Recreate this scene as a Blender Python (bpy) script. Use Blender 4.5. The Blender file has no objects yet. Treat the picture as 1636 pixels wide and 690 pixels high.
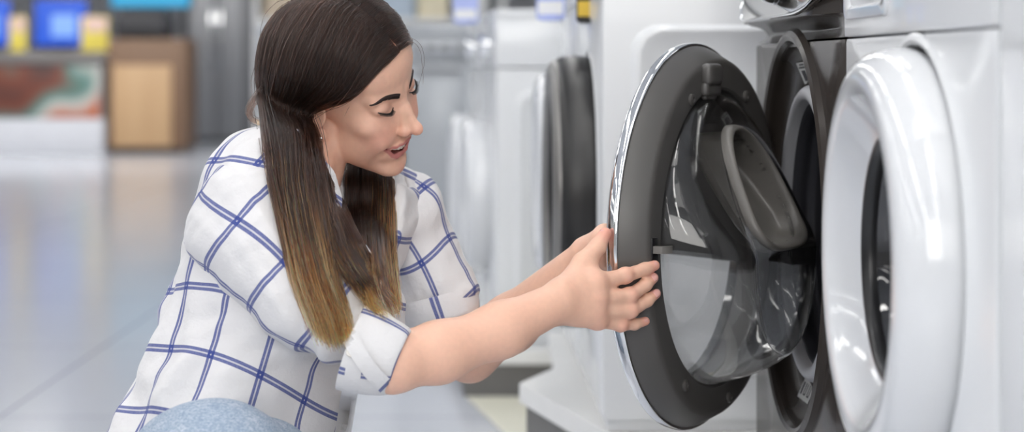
import bpy, bmesh, math, random
import numpy as np
from mathutils import Vector, Matrix, Euler

SC = bpy.context.scene
COL = SC.collection
random.seed(7)
RNG = np.random.default_rng(7)
FPX, HCAM, CX, HY = 3270.0, 0.82, 818.0, 107.0   # focal length in pixels, eye height, principal column, horizon row
BROW = 0.02966                                   # slope of the appliance row: x = a - BROW*y


def P(px, py, y):
    """world point seen at pixel (px, py) of the 1636x690 photograph at distance y"""
    return np.array([(px - CX) / FPX * y, y, HCAM - (py - HY) / FPX * y])


# ------------------------------------------------------------------ materials
def lin(c):
    return tuple(((v / 12.92) if v <= 0.04045 else ((v + 0.055) / 1.055) ** 2.4) for v in c)


def rgb(r, g, b):
    return lin((r / 255, g / 255, b / 255)) + (1.0,)


class NT:
    def __init__(self, name):
        self.m = bpy.data.materials.new(name)
        self.m.use_nodes = True
        self.t = self.m.node_tree
        self.b = self.t.nodes.get('Principled BSDF')

    def n(self, typ, **kw):
        x = self.t.nodes.new(typ)
        for k, v in kw.items():
            setattr(x, k, v)
        return x

    def link(self, a, b):
        self.t.links.new(a, b)

    def math(self, op, a, b=None, c=None):
        x = self.n('ShaderNodeMath', operation=op)
        for i, v in enumerate((a, b, c)):
            if v is None:
                continue
            if isinstance(v, (int, float)):
                x.inputs[i].default_value = v
            else:
                self.link(v, x.inputs[i])
        return x.outputs[0]

    def mix(self, fac, a, b):
        x = self.n('ShaderNodeMix', data_type='RGBA')
        for i, v in ((0, fac), (6, a), (7, b)):
            if hasattr(v, 'links'):
                self.link(v, x.inputs[i])
            else:
                x.inputs[i].default_value = v
        return x.outputs[2]

    def set(self, **kw):
        for k, v in kw.items():
            s = self.b.inputs[k.replace('_', ' ')]
            if hasattr(v, 'links'):
                self.link(v, s)
            else:
                s.default_value = v

    def noise(self, scale, detail=3, rough=0.5, vec=None, coord='Object', stretch=None):
        x = self.n('ShaderNodeTexNoise')
        x.inputs['Scale'].default_value = scale
        x.inputs['Detail'].default_value = detail
        x.inputs['Roughness'].default_value = rough
        if vec is None:
            vec = self.n('ShaderNodeTexCoord').outputs[coord]
        if stretch:
            mp = self.n('ShaderNodeMapping')
            mp.inputs['Scale'].default_value = stretch
            self.link(vec, mp.inputs[0])
            vec = mp.outputs[0]
        self.link(vec, x.inputs['Vector'])
        return x.outputs['Fac']

    def bump(self, h, strength, dist):
        x = self.n('ShaderNodeBump')
        x.inputs['Strength'].default_value = strength
        x.inputs['Distance'].default_value = dist
        self.link(h, x.inputs['Height'])
        self.link(x.outputs[0], self.b.inputs['Normal'])


def mat(name, col, rough=0.5, metal=0.0, var=0.04, scale=14, bump=0.0, coat=0.0, **kw):
    """plain surface with a slight procedural mottling of colour and gloss"""
    k = NT(name)
    f = k.noise(scale)
    a = tuple(c * (1 - var) for c in col[:3]) + (1,)
    b = tuple(min(1, c * (1 + var)) for c in col[:3]) + (1,)
    k.set(Base_Color=k.mix(f, a, b), Metallic=metal, Coat_Weight=coat, Coat_Roughness=0.05)
    k.set(Roughness=k.math('MULTIPLY_ADD', f, rough * 0.2, rough * 0.9))
    if bump:
        k.bump(k.noise(scale * 20, 2), bump, 0.001)
    for a_, v in kw.items():
        k.set(**{a_: v})
    return k.m


def emit(name, col, strength):
    k = NT(name)
    k.set(Base_Color=(0, 0, 0, 1), Emission_Color=col, Emission_Strength=strength, Roughness=0.6)
    return k.m


# ------------------------------------------------------------------ objects
def tag(o, label=None, cat=None, group=None, kind=None):
    for k, v in (('label', label), ('category', cat), ('group', group), ('kind', kind)):
        if v:
            o[k] = v
    return o


def thing(name, label, cat, loc=(0, 0, 0), group=None):
    o = bpy.data.objects.new(name, None)
    o.empty_display_size = 0.05
    COL.objects.link(o)
    o.location = loc
    return tag(o, label, cat, group)


def link(name, me, m=None, parent=None, label=None, kind=None, smooth=None):
    """link mesh data given in world coordinates; children keep their world place"""
    o = bpy.data.objects.new(name, me)
    COL.objects.link(o)
    for x in (m if isinstance(m, (list, tuple)) else [m]):
        if x:
            me.materials.append(x)
    if parent is not None:
        o.parent = parent
        base = Vector((0, 0, 0))
        p = parent
        while p is not None:
            base += p.location
            p = p.parent
        me.transform(Matrix.Translation(-base))
    if smooth is not None:
        me.polygons.foreach_set('use_smooth', [True] * len(me.polygons))
        if smooth < 180:
            me.set_sharp_from_angle(angle=math.radians(smooth))
    tag(o, label, None, None, kind)
    return o


def mesh_np(v, f, name='m'):
    """v: (n,3) array, f: (m,4) or (m,3) int array or list of index lists"""
    me = bpy.data.meshes.new(name)
    v = np.asarray(v, dtype=np.float32)
    if isinstance(f, np.ndarray):
        k = f.shape[1]
        me.vertices.add(len(v))
        me.vertices.foreach_set('co', v.ravel())
        me.loops.add(f.size)
        me.loops.foreach_set('vertex_index', f.astype(np.int32).ravel())
        me.polygons.add(len(f))
        me.polygons.foreach_set('loop_start', np.arange(0, f.size, k, dtype=np.int32))
        me.polygons.foreach_set('loop_total', np.full(len(f), k, dtype=np.int32))
        me.update(calc_edges=True)
        me.validate()
    else:
        me.from_pydata([tuple(map(float, a)) for a in v], [], [list(map(int, q)) for q in f])
        me.update()
    return me


class MB:
    """collects shapes into one mesh"""

    def __init__(self):
        self.v, self.f, self.mi = [], [], []

    def add(self, v, f, mi=0):
        o = len(self.v)
        self.v += [tuple(map(float, a)) for a in v]
        self.f += [[int(i) + o for i in q] for q in f]
        self.mi += [mi] * len(f)
        return self

    def box(self, lo, hi, frame=None, bev=0.0, seg=2, mi=0):
        bm = bmesh.new()
        bmesh.ops.create_cube(bm, size=1)
        lo, hi = np.array(lo, float), np.array(hi, float)
        for w in bm.verts:
            w.co = Vector((lo + hi) / 2 + np.array(w.co) * (hi - lo))
        if bev > 0:
            bmesh.ops.bevel(bm, geom=list(bm.edges), offset=bev, segments=seg, affect='EDGES', profile=0.5)
        v = np.array([w.co[:] for w in bm.verts])
        bm.verts.index_update()
        f = [[w.index for w in q.verts] for q in bm.faces]
        bm.free()
        if frame is not None:
            v = frame(v)
        return self.add(v, f, mi)

    def loft(self, rings, closed=True, cap0=False, cap1=False, mi=0):
        n = len(rings[0])
        v, f = [], []
        for r in rings:
            v += list(r)
        for i in range(len(rings) - 1):
            for j in range(n if closed else n - 1):
                a, b = i * n + j, i * n + (j + 1) % n
                f.append([a, b, b + n, a + n])
        if cap0:
            f.append(list(range(n))[::-1])
        if cap1:
            f.append([(len(rings) - 1) * n + j for j in range(n)])
        return self.add(v, f, mi)

    def tube(self, pts, r, seg=10, mi=0):
        pts = [np.array(p, float) for p in pts]
        rs = r if isinstance(r, (list, tuple, np.ndarray)) else [r] * len(pts)
        rings = []
        prev = None
        for i, p in enumerate(pts):
            t = pts[min(i + 1, len(pts) - 1)] - pts[max(i - 1, 0)]
            t /= np.linalg.norm(t) + 1e-12
            if prev is None:
                a = np.cross(t, [0, 0, 1] if abs(t[2]) < 0.9 else [1, 0, 0])
            else:
                a = prev - t * np.dot(prev, t)
            a /= np.linalg.norm(a)
            prev = a
            b = np.cross(t, a)
            rings.append([p + rs[i] * (math.cos(q) * a + math.sin(q) * b) for q in np.linspace(0, 2 * math.pi, seg, endpoint=False)])
        return self.loft(rings, True, True, True, mi)

    def build(self, name, m=None, parent=None, label=None, smooth=40, kind=None, fix=True):
        me = bpy.data.meshes.new(name)
        me.from_pydata(self.v, [], self.f)
        if any(self.mi):
            me.polygons.foreach_set('material_index', self.mi)
        me.update()
        if fix:
            bm = bmesh.new()
            bm.from_mesh(me)
            bmesh.ops.recalc_face_normals(bm, faces=bm.faces)
            bm.to_mesh(me)
            bm.free()
        return link(name, me, m, parent, label, kind, smooth)


def frame(o, ax, ay, az):
    """local (a,b,c) -> world"""
    o, M = np.array(o, float), np.stack([np.array(ax, float), np.array(ay, float), np.array(az, float)], 0)
    return lambda v: np.asarray(v, float) @ M + o


def copy_tree(o, parent=None):
    c = o.copy()
    COL.objects.link(c)
    if parent is not None:
        c.parent = parent
    for ch in list(o.children):
        copy_tree(ch, c)
    return c


def catmull(pts, n):
    """resample a control polyline (k,d) as a smooth curve of n points"""
    p = np.asarray(pts, float)
    k = len(p)
    q = np.vstack([2 * p[0] - p[1], p, 2 * p[-1] - p[-2]])
    t = np.linspace(0, k - 1 - 1e-9, n)
    i = t.astype(int)
    u = (t - i)[:, None]
    a, b, c, d = q[i], q[i + 1], q[i + 2], q[i + 3]
    return 0.5 * (2 * b + (c - a) * u + (2 * a - 5 * b + 4 * c - d) * u * u + (3 * b - a - 3 * c + d) * u ** 3)


# ------------------------------------------------------------------ implicit surfaces
class SDF:
    """ordered smooth unions / subtractions of primitives, meshed by sparse surface nets"""

    def __init__(self):
        self.ops = []

    def add(self, fn, k=0.0, op='u'):
        self.ops.append((op, fn, k))
        return self

    def sub(self, fn, k=0.0):
        return self.add(fn, k, 's')

    def mesh(self, lo, hi, h, B=16, post=None, slack=0.0):
        lo = np.array(lo, float)
        nb = np.ceil((np.array(hi) - lo) / (h * B)).astype(int)
        N = nb * B + 2
        g = np.arange(B + 1) * h
        gx, gy, gz = np.meshgrid(g, g, g, indexing='ij')
        G = np.stack([gx, gy, gz], -1).reshape(-1, 3)
        ci = np.stack(np.meshgrid(*[np.arange(n) for n in nb], indexing='ij'), -1).reshape(-1, 3)
        cen = lo + (ci + 0.5) * B * h
        hd = B * h * 0.87
        D = np.stack([fn(cen) for _, fn, _ in self.ops], 1)
        rel = np.array([D[:, i] < 2.6 * hd + 1.5 * k + slack + (0.01 if o == 's' else 0) for i, (o, _, k) in enumerate(self.ops)]).T
        un = np.array([o == 'u' for o, _, _ in self.ops])
        best = np.where(un[None], D, 9).min(1)
        keep = (best < 1.6 * hd + slack) & (best > -6 * hd)
        ids, pos, quads = [], [], []
        corners = [(a, b, c) for a in (0, 1) for b in (0, 1) for c in (0, 1)]
        edges = [(i, j) for i in range(8) for j in range(i + 1, 8) if sum(abs(p - q) for p, q in zip(corners[i], corners[j])) == 1]
        for bi in np.nonzero(keep)[0]:
            base = ci[bi] * B
            X = G + (lo + base * h)
            d = None
            for i in np.nonzero(rel[bi])[0]:
                op, fn, k = self.ops[i]
                e = fn(X)
                if op == 'u':
                    if d is None:
                        d = e
                    elif k > 0:
                        q = np.clip(0.5 + 0.5 * (d - e) / k, 0, 1)
                        d = d * (1 - q) + e * q - k * q * (1 - q)
                    else:
                        d = np.minimum(d, e)
                elif d is not None:
                    if k > 0:
                        q = np.clip(0.5 - 0.5 * (d + e) / k, 0, 1)
                        d = d * (1 - q) - e * q + k * q * (1 - q)
                    else:
                        d = np.maximum(d, -e)
            if d is None:
                continue
            if post is not None:
                d = post(X, d)
            d = d.reshape(B + 1, B + 1, B + 1)
            s = d < 0
            if s.all() or not s.any():
                continue
            C = [d[a:a + B, b:b + B, c:c + B] for a, b, c in corners]
            cnt = sum((q < 0).astype(np.int8) for q in C)
            act = (cnt > 0) & (cnt < 8)
            idx = np.argwhere(act)
            vals = np.stack([q[act] for q in C], 1)
            acc = np.zeros((len(idx), 3))
            m = np.zeros(len(idx))
            for i, j in edges:
                a, b = vals[:, i], vals[:, j]
                x = (a < 0) != (b < 0)
                t = np.where(x, a / np.where(x, a - b, 1), 0)
                pi, pj = np.array(corners[i], float), np.array(corners[j], float)
                acc += np.where(x[:, None], pi + t[:, None] * (pj - pi), 0)
                m += x
            p = acc / m[:, None] + idx
            gi = idx + base
            ids.append(gi[:, 0] + N[0] * (gi[:, 1] + N[1] * gi[:, 2]))
            pos.append(p * h + lo + base * h)
            st = np.array([1, N[0], N[0] * N[1]])
            for ax in range(3):
                sl0 = [slice(0, B)] * 3
                sl1 = [slice(0, B)] * 3
                sl1[ax] = slice(1, B + 1)
                a, b = s[tuple(sl0)], s[tuple(sl1)]
                u, w = st[(ax + 1) % 3], st[(ax + 2) % 3]
                for flip, mask in ((0, a & ~b), (1, b & ~a)):
                    e = np.argwhere(mask)
                    if not len(e):
                        continue
                    e = e + base
                    q0 = e @ st
                    q = np.stack([q0, q0 - u, q0 - u - w, q0 - w], 1)
                    quads.append(q[:, ::-1] if not flip else q)
        ids, pos, quads = np.concatenate(ids), np.concatenate(pos), np.concatenate(quads)
        ids, first = np.unique(ids, return_index=True)
        pos = pos[first]
        j = np.searchsorted(ids, quads)
        j = np.clip(j, 0, len(ids) - 1)
        ok = (ids[j] == quads).all(1)
        return pos, j[ok][:, ::-1]


def relax(v, f, it=1, lam=0.5):
    e = np.concatenate([f[:, [0, 1]], f[:, [1, 2]], f[:, [2, 3]], f[:, [3, 0]]])
    e = np.concatenate([e, e[:, ::-1]])
    n = np.bincount(e[:, 0], minlength=len(v)).astype(float)[:, None] + 1e-9
    for _ in range(it):
        for l in (lam, -lam * 1.03):
            s = np.stack([np.bincount(e[:, 0], weights=v[e[:, 1], k], minlength=len(v)) for k in range(3)], 1)
            v = v + l * (s / n - v)
    return v


def rcone(a, b, ra, rb):
    """capsule whose radius runs from ra to rb"""
    a, b = np.array(a, float), np.array(b, float)
    ab = b - a
    l2 = ab @ ab

    def fn(x):
        p = x - a
        t = np.clip(p @ ab / l2, 0, 1)
        return np.sqrt(((p - t[:, None] * ab) ** 2).sum(1)) - (ra + (rb - ra) * t)
    return fn


def ell(c, r, M=None):
    """ellipsoid; rows of M are its axes"""
    c, r = np.array(c, float), np.array(r, float)

    def fn(x):
        p = x - c
        if M is not None:
            p = p @ M.T
        k0 = np.sqrt(((p / r) ** 2).sum(1)) + 1e-9
        k1 = np.sqrt(((p / (r * r)) ** 2).sum(1)) + 1e-9
        return np.where(k0 < 0.05, -r.min(), k0 * (k0 - 1) / k1)
    return fn


def ecap(a, b, ra, rb, flat, ax):
    """capsule flattened along axis ax by factor flat (<1)"""
    a, b, ax = np.array(a, float), np.array(b, float), np.array(ax, float)
    ax = ax / np.linalg.norm(ax)
    ab = b - a
    l2 = ab @ ab

    def fn(x):
        p = x - a
        t = np.clip(p @ ab / l2, 0, 1)
        q = p - t[:, None] * ab
        w = q @ ax
        q2 = (q * q).sum(1) - w * w + (w / flat) ** 2
        return (np.sqrt(q2) - (ra + (rb - ra) * t)) * (0.5 + 0.5 * flat)
    return fn
# ------------------------------------------------------------------ the person: skin
HR = np.array([-0.47432, -0.75039, -0.46036])     # head axes: her right, forward, up
HF = np.array([0.87982, -0.38582, -0.27760])
HU = np.array([0.03069, -0.53671, 0.84321])
HM = np.stack([HR, HF, HU])
HS = 0.965                                        # head size factor
HO = P(638, 158, 2.50)                            # midpoint between the eyes


def hp(r, f, u):
    """head-local millimetres -> world"""
    return HO + HS * 1e-3 * (r * HR + f * HF + u * HU)


def hl(x):
    return (x - HO) @ HM.T / (HS * 1e-3)


def H(fn, sym=True):
    def g(x):
        p = hl(x)
        if sym:
            p[:, 0] = np.abs(p[:, 0])
        return fn(p) * (HS * 1e-3)
    return g


def arc(pts, ra, rb=None, rm=None):
    """list of round cones along a polyline"""
    n = len(pts)
    rs = [ra] * n if rb is None else list(np.interp(range(n), [0, (n - 1) / 2, n - 1], [ra, rm if rm else (ra + rb) / 2, rb]))
    return [rcone(pts[i], pts[i + 1], rs[i], rs[i + 1]) for i in range(n - 1)]


LIP_U = [(0, 9.6, -60.6), (8, 9.0, -60.0), (18, 5.6, -60.8), (31.5, -4.0, -57.5)]
LIP_L = [(0, 1.8, -82.0), (10, 1.0, -80.8), (21, -1.6, -74.0), (31.5, -4.2, -59.0)]


def build_skin():
    S = SDF()
    A = S.add
    mm = 1e-3
    # skull, face, jaw
    A(H(ell((0, -88, 32), (70, 92, 82)), False))
    A(H(ell((0, -36, -34), (54, 44, 70)), False), 18 * mm)
    A(H(ell((0, -22, 44), (50, 26, 36)), False), 16 * mm)                 # forehead
    A(H(rcone((47, -66, -64), (15, -13, -100), 13, 12)), 16 * mm)          # jaw line
    A(H(ell((0, -6, -105.5), (15, 11, 12)), False), 12 * mm)                 # chin
    A(H(ell((38, -21, -24), (21, 20, 16))), 12 * mm)                      # cheek bone
    A(H(ell((33, -12, -45), (18, 17, 19))), 12 * mm)                      # smiling cheek
    A(H(rcone((8, -2, 15), (41, -14, 14), 8, 7)), 10 * mm)                # brow ridge
    A(H(ell((36, -38, -62), (19, 26, 24))), 14 * mm)                      # soft lower cheek
    A(H(ell((0, -7.5, -68), (31, 14, 22)), False), 9 * mm)                  # mouth mound
    S.sub(H(ell((30, 11, 0), (16, 11, 9.5))), 9 * mm)                    # eye socket
    A(H(ell((31, -10.5, 2), (14.5, 12.4, 11.0))), 3.5 * mm)              # closed lid over the eyeball
    S.sub(H(rcone((21, 3.8, -1.6), (31, 4.6, -4.2), 0.9, 0.9)), 1.2 * mm)
    S.sub(H(rcone((31, 4.6, -4.2), (43, -2.4, 1.4), 0.9, 0.6)), 1.2 * mm)
    S.sub(H(rcone((22, 2.5, 7.6), (32, 3.2, 9.0), 0.5, 0.6)), 1.6 * mm)
    S.sub(H(rcone((32, 3.2, 9.0), (42, -3, 7.2), 0.6, 0.4)), 1.6 * mm)
    # nose
    A(H(rcone((0, -1, 10), (0, 10, -14), 6.5, 6.2), False), 8 * mm)
    A(H(rcone((0, 9, -12), (0, 23, -34), 6.2, 7.0), False), 6 * mm)
    A(H(ell((0, 25.5, -37.5), (8.4, 8.6, 7.6)), False), 5 * mm)
    A(H(ell((11.6, 12.5, -39.5), (6.6, 9.0, 6.6))), 2.6 * mm)
    A(H(rcone((5, 6, -16), (8.5, 14, -36), 6.0, 6.0)), 5 * mm)
    S.sub(H(ell((5.8, 16, -46.2), (3.2, 5.2, 3.0))), 2.0 * mm)            # nostril
    S.sub(H(ell((0, 15.5, -53), (2.2, 3, 5)), False), 3 * mm)             # philtrum
    # lips and the open mouth
    for c in arc(LIP_U, 2.9, 1.3, 2.7):
        A(H(c), 3.2 * mm)
    for c in arc(LIP_L, 4.6, 1.3, 3.8):
        A(H(c), 3.2 * mm)
    S.sub(H(rcone((0, 9, -71.5), (14, 4.5, -69.5), 6.4, 5.2)), 1.2 * mm)
    S.sub(H(rcone((14, 4.5, -69.5), (30, -2.5, -58.6), 5.2, 0.8)), 1.2 * mm)
    S.sub(H(ell((0, -4, -71), (21, 11, 8)), False), 1.0 * mm)
    S.sub(H(ell((36, -5, -62), (3, 6, 13), np.array([[.86, .5, 0], [-.5, .86, 0], [0, 0, 1]]))), 6 * mm)   # smile fold
    # ears
    A(H(ell((71, -80, -8), (6, 15, 24))), 6 * mm)
    A(H(ell((69, -73, -40), (5, 7.5, 9))), 5 * mm)
    S.sub(H(ell((76, -74, -8), (4, 8, 13))), 3 * mm)
    # neck and trunk under the shirt
    nk0, nk1 = hp(0, -108, -42), P(474, 345, 2.52)
    A(rcone(nk0, nk1, 0.041, 0.043), 0.008)
    A(rcone(hp(34, -100, -55), P(524, 352, 2.455), 0.012, 0.010), 0.014)   # neck tendon
    hip = P(350, 760, 2.44)
    A(rcone(nk1, P(430, 560, 2.45), 0.043, 0.06), 0.02)
    A(rcone(P(430, 560, 2.45), hip, 0.07, 0.08), 0.03)
    # near (right) arm
    shR, elR, wrR = P(405, 362, 2.37), P(627, 580, 2.27), P(888, 484, 2.372)
    A(rcone(P(452, 420, 2.49), shR, 0.04, 0.04), 0.03)
    A(rcone(shR, elR, 0.042, 0.030), 0.02)
    A(rcone(elR, P(700, 563, 2.30), 0.0295, 0.0315), 0.02)
    A(rcone(P(700, 563, 2.30), P(800, 527, 2.335), 0.0318, 0.0285), 0.02)
    A(rcone(P(800, 527, 2.335), wrR, 0.0285, 0.0232), 0.02)
    # right hand: palm from four metacarpals, then each finger
    w = P(896, 480, 2.378)
    K = {'i': [(950, 452, 2.398), (1000, 440, 2.421), (1030, 430, 2.438), (1046, 424, 2.446)],
         'm': [(952, 476, 2.393), (1006, 473, 2.419), (1031, 455, 2.437), (1044, 444, 2.447)],
         'r': [(951, 496, 2.395), (1008, 496, 2.420), (1034, 480, 2.439), (1048, 469, 2.448)],
         'p': [(954, 511, 2.402), (992, 519, 2.420), (1014, 518, 2.432), (1031, 513, 2.442)]}
    R = {'i': (.0104, .0086, .0076, .0062), 'm': (.0106, .0087, .0076, .0062), 'r': (.0103, .0084, .0073, .0060), 'p': (.0090, .0073, .0064, .0054)}
    global HAND, HANDR
    HAND, HANDR = {}, R
    off = {'i': (4, -14), 'm': (2, -4), 'r': (0, 6), 'p': (-2, 13)}
    for q in 'imrp':
        J = [P(*a) for a in K[q]]
        HAND[q] = J
        w0 = w + np.array([off[q][0], 0, -off[q][1]]) * 0.00073
        A(rcone(w0, J[0], 0.0165, R[q][0] + 0.002), 0.012)
    A(ell((w + HAND['m'][0]) / 2 + np.array([0, .006, -.002]), (.026, .014, .026)), 0.012)
    for q in 'imrp':
        J = HAND[q]
        for i in range(3):
            A(rcone(J[i], J[i + 1], R[q][i], R[q][i + 1]), 0.004 if i else 0.007)
        A(ell(J[1] + np.array([-.001, -.0015, .0005]), (R[q][1] * 1.02,) * 3), 0.005)
        A(ell(J[0] + np.array([0, -.004, .001]), (.009, .0085, .0085)), 0.010)
    T = [P(908, 462, 2.392), P(932, 421, 2.412), P(955, 394, 2.428), P(967, 373, 2.436)]
    HAND['t'] = T
    A(rcone(T[0], T[1], .0175, .0128), 0.012)
    A(rcone(T[1], T[2], .0125, .0100), 0.006)
    A(rcone(T[2], T[3], .0100, .0074), 0.004)
    A(rcone(T[1] + np.array([.004, .006, -.006]), HAND['i'][0], .010, .010), 0.014)    # web
    # far (left) arm and hand
    shL, elL, wrL = P(640, 345, 2.64), P(750, 566, 2.62), P(938, 412, 2.515)
    A(rcone(P(452, 420, 2.49), shL, 0.04, 0.036), 0.03)
    A(rcone(shL, elL, 0.042, 0.033), 0.02)
    A(rcone(elL, P(815, 517, 2.585), 0.031, 0.0335), 0.02)
    A(rcone(P(815, 517, 2.585), wrL, 0.0335, 0.0235), 0.02)
    pl = P(968, 396, 2.497)
    A(ecap(wrL, pl, .024, .030, .62, (0.9, -.4, 0.1)), 0.014)
    LH = {'i': [(985, 372, 2.503), (1012, 362, 2.528), (1030, 366, 2.548), (1040, 372, 2.562)],
          'm': [(988, 386, 2.505), (1018, 384, 2.532), (1038, 388, 2.553), (1048, 393, 2.567)],
          'r': [(986, 400, 2.508), (1014, 402, 2.534), (1034, 406, 2.553), (1044, 410, 2.566)],
          'p': [(982, 412, 2.512), (1006, 419, 2.536), (1022, 423, 2.552), (1031, 427, 2.563)]}
    for q in 'imrp':
        J = [P(x, y, 2.523 + (x - 985) * .0017) for x, y, _ in LH[q]]      # along the outer face of the door
        A(rcone(pl, J[0], .0125, R[q][0]), 0.010)
        for i in range(3):
            A(rcone(J[i], J[i + 1], R[q][i] * .95, R[q][i + 1] * .95), 0.004)
    J = [P(950, 395, 2.495), P(966, 385, 2.478), P(970, 384, 2.462)]
    A(rcone(J[0], J[1], .013, .011), 0.010)
    A(rcone(J[1], J[2], .011, .0085), 0.005)
    v, f = S.mesh((-0.42, 2.16, 0.24), (0.22, 2.80, 0.94), 0.00125)
    v = relax(v, f, 2)
    return v, f


def seg_d(p, pts):
    d = np.full(len(p), 1e9)
    for a, b in zip(pts[:-1], pts[1:]):
        a, b = np.array(a, float), np.array(b, float)
        ab = b - a
        t = np.clip((p - a) @ ab / (ab @ ab), 0, 1)
        d = np.minimum(d, np.sqrt(((p - a - t[:, None] * ab) ** 2).sum(1)))
    return d


def sm(x, a, b):
    t = np.clip((x - a) / (b - a), 0, 1)
    return t * t * (3 - 2 * t)


def skin_colors(v):
    base = np.array(lin((0.915, 0.735, 0.640)))
    pink = np.array(lin((0.90, 0.62, 0.555)))
    lip = np.array(lin((0.78, 0.50, 0.48)))
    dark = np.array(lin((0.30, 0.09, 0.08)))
    c = np.tile(base, (len(v), 1))
    p = hl(v)
    s = p.copy()
    s[:, 0] = np.abs(s[:, 0])

    def blend(col, w):
        nonlocal c
        c = c * (1 - w[:, None]) + col * w[:, None]
    head = np.abs(p).max(1) < 140
    g = lambda q, r: np.exp(-((s - np.array(q)) ** 2).sum(1) / (r * r)) * head
    blend(pink, 0.55 * g((38, -6, -36), 20))
    blend(pink, 0.55 * g((0, 30, -40), 11))
    blend(pink, 0.35 * g((13, 18, -42), 8))
    blend(pink, 0.30 * g((0, 6, -104), 14))
    blend(pink, 0.4 * g((70, -88, -30), 14))
    blend(np.array(lin((0.80, 0.60, 0.54))), 0.55 * g((30, 3, 2), 12))
    flat = s * np.array([1, 0.25, 1])
    fl = lambda L: [(q[0], q[1] * 0.25, q[2]) for q in L]
    dl = np.minimum(seg_d(flat, fl(LIP_U)) - 1.7 + 0.02 * s[:, 0], seg_d(flat, fl(LIP_L)) - 5.0 + 0.10 * s[:, 0])
    blend(lip, head * (1 - sm(dl, 0.0, 1.3)) * (s[:, 1] > -9))
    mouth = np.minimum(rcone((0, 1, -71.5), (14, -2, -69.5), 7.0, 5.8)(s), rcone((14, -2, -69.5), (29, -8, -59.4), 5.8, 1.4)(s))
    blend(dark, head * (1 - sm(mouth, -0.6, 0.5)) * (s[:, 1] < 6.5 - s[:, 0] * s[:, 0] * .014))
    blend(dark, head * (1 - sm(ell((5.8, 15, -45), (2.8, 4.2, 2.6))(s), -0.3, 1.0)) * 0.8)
    for q in 'imrp':
        d = np.sqrt(((v - HAND[q][3]) ** 2).sum(1))
        blend(pink, 0.7 * (1 - sm(d, 0.005, 0.017)))
        d = np.sqrt(((v - HAND[q][1]) ** 2).sum(1))
        blend(pink, 0.6 * (1 - sm(d, 0.005, 0.015)))
        d = np.sqrt(((v - HAND[q][0]) ** 2).sum(1))
        blend(pink, 0.6 * (1 - sm(d, 0.006, 0.020)))
    d = np.sqrt(((v - HAND['t'][3]) ** 2).sum(1))
    blend(pink, 0.75 * (1 - sm(d, 0.006, 0.022)))
    return c


def set_color(me, name, c):
    a = me.color_attributes.new(name, 'FLOAT_COLOR', 'POINT')
    a.data.foreach_set('color', np.concatenate([c, np.ones((len(c), 1))], 1).astype(np.float32).ravel())


def skin_material():
    k = NT('skin')
    at = k.n('ShaderNodeVertexColor', layer_name='tone')
    f = k.noise(160, 3)
    hs = k.n('ShaderNodeHueSaturation')
    k.link(at.outputs[0], hs.inputs['Color'])
    k.link(k.math('MULTIPLY_ADD', f, 0.14, 0.93), hs.inputs['Value'])
    k.set(Base_Color=hs.outputs[0], Roughness=0.48, Subsurface_Weight=0.12, Subsurface_Radius=(0.9, 0.35, 0.2), Subsurface_Scale=0.006)
    k.b.inputs['Specular IOR Level'].default_value = 0.35
    k.bump(k.noise(900, 2), 0.12, 0.0004)
    return k.m


person = thing('person', 'crouching woman in a white and blue checked shirt, both hands on the open washer door', 'person', tuple(P(400, 690, 2.45)[:2]) + (0.0,))
_v, _f = build_skin()
_me = mesh_np(_v, _f, 'skin')
set_color(_me, 'tone', skin_colors(_v))
body = link('body', _me, skin_material(), person, smooth=180)

# brows, lashes, eyes, teeth, ear stud, nails
brow_m = mat('brow_hair', rgb(44, 30, 27), 0.7)
lash_m = mat('lash_black', rgb(24, 18, 17), 0.6)
tooth_m = mat('tooth_enamel', rgb(240, 232, 222), 0.25)
eye_m = mat('eye_dark', rgb(60, 42, 36), 0.15)


def skin_f(r, u, guess=10, side=1):
    """forward coordinate of the face surface at head-local (r, u)"""
    p = _HLV
    m = (np.abs(p[:, 0] - r) < 1.6) & (np.abs(p[:, 2] - u) < 1.6) & (p[:, 1] > -45)
    return p[m, 1].max() if m.any() else guess


_HLV = hl(_v)
_HLV = _HLV[np.abs(_HLV).max(1) < 130]


def face_strip(pts, widths, lift, thick=1.6):
    """a low ridge of hair laid on the face along (r, u) points"""
    q = catmull(pts, 22)
    w = np.interp(np.linspace(0, 1, 22), np.linspace(0, 1, len(widths)), widths)
    rings = []
    for i in range(22):
        t = q[min(i + 1, 21)] - q[max(i - 1, 0)]
        t = t / np.linalg.norm(t)
        nrm = np.array([-t[1], t[0]])
        ring = []
        for a in np.linspace(0, 2 * math.pi, 10, endpoint=False):
            o = q[i] + nrm * w[i] * math.cos(a)
            ring.append(hp(o[0], skin_f(o[0], o[1]) + lift + thick * math.sin(a), o[1]))
        rings.append(ring)
    return rings


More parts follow.
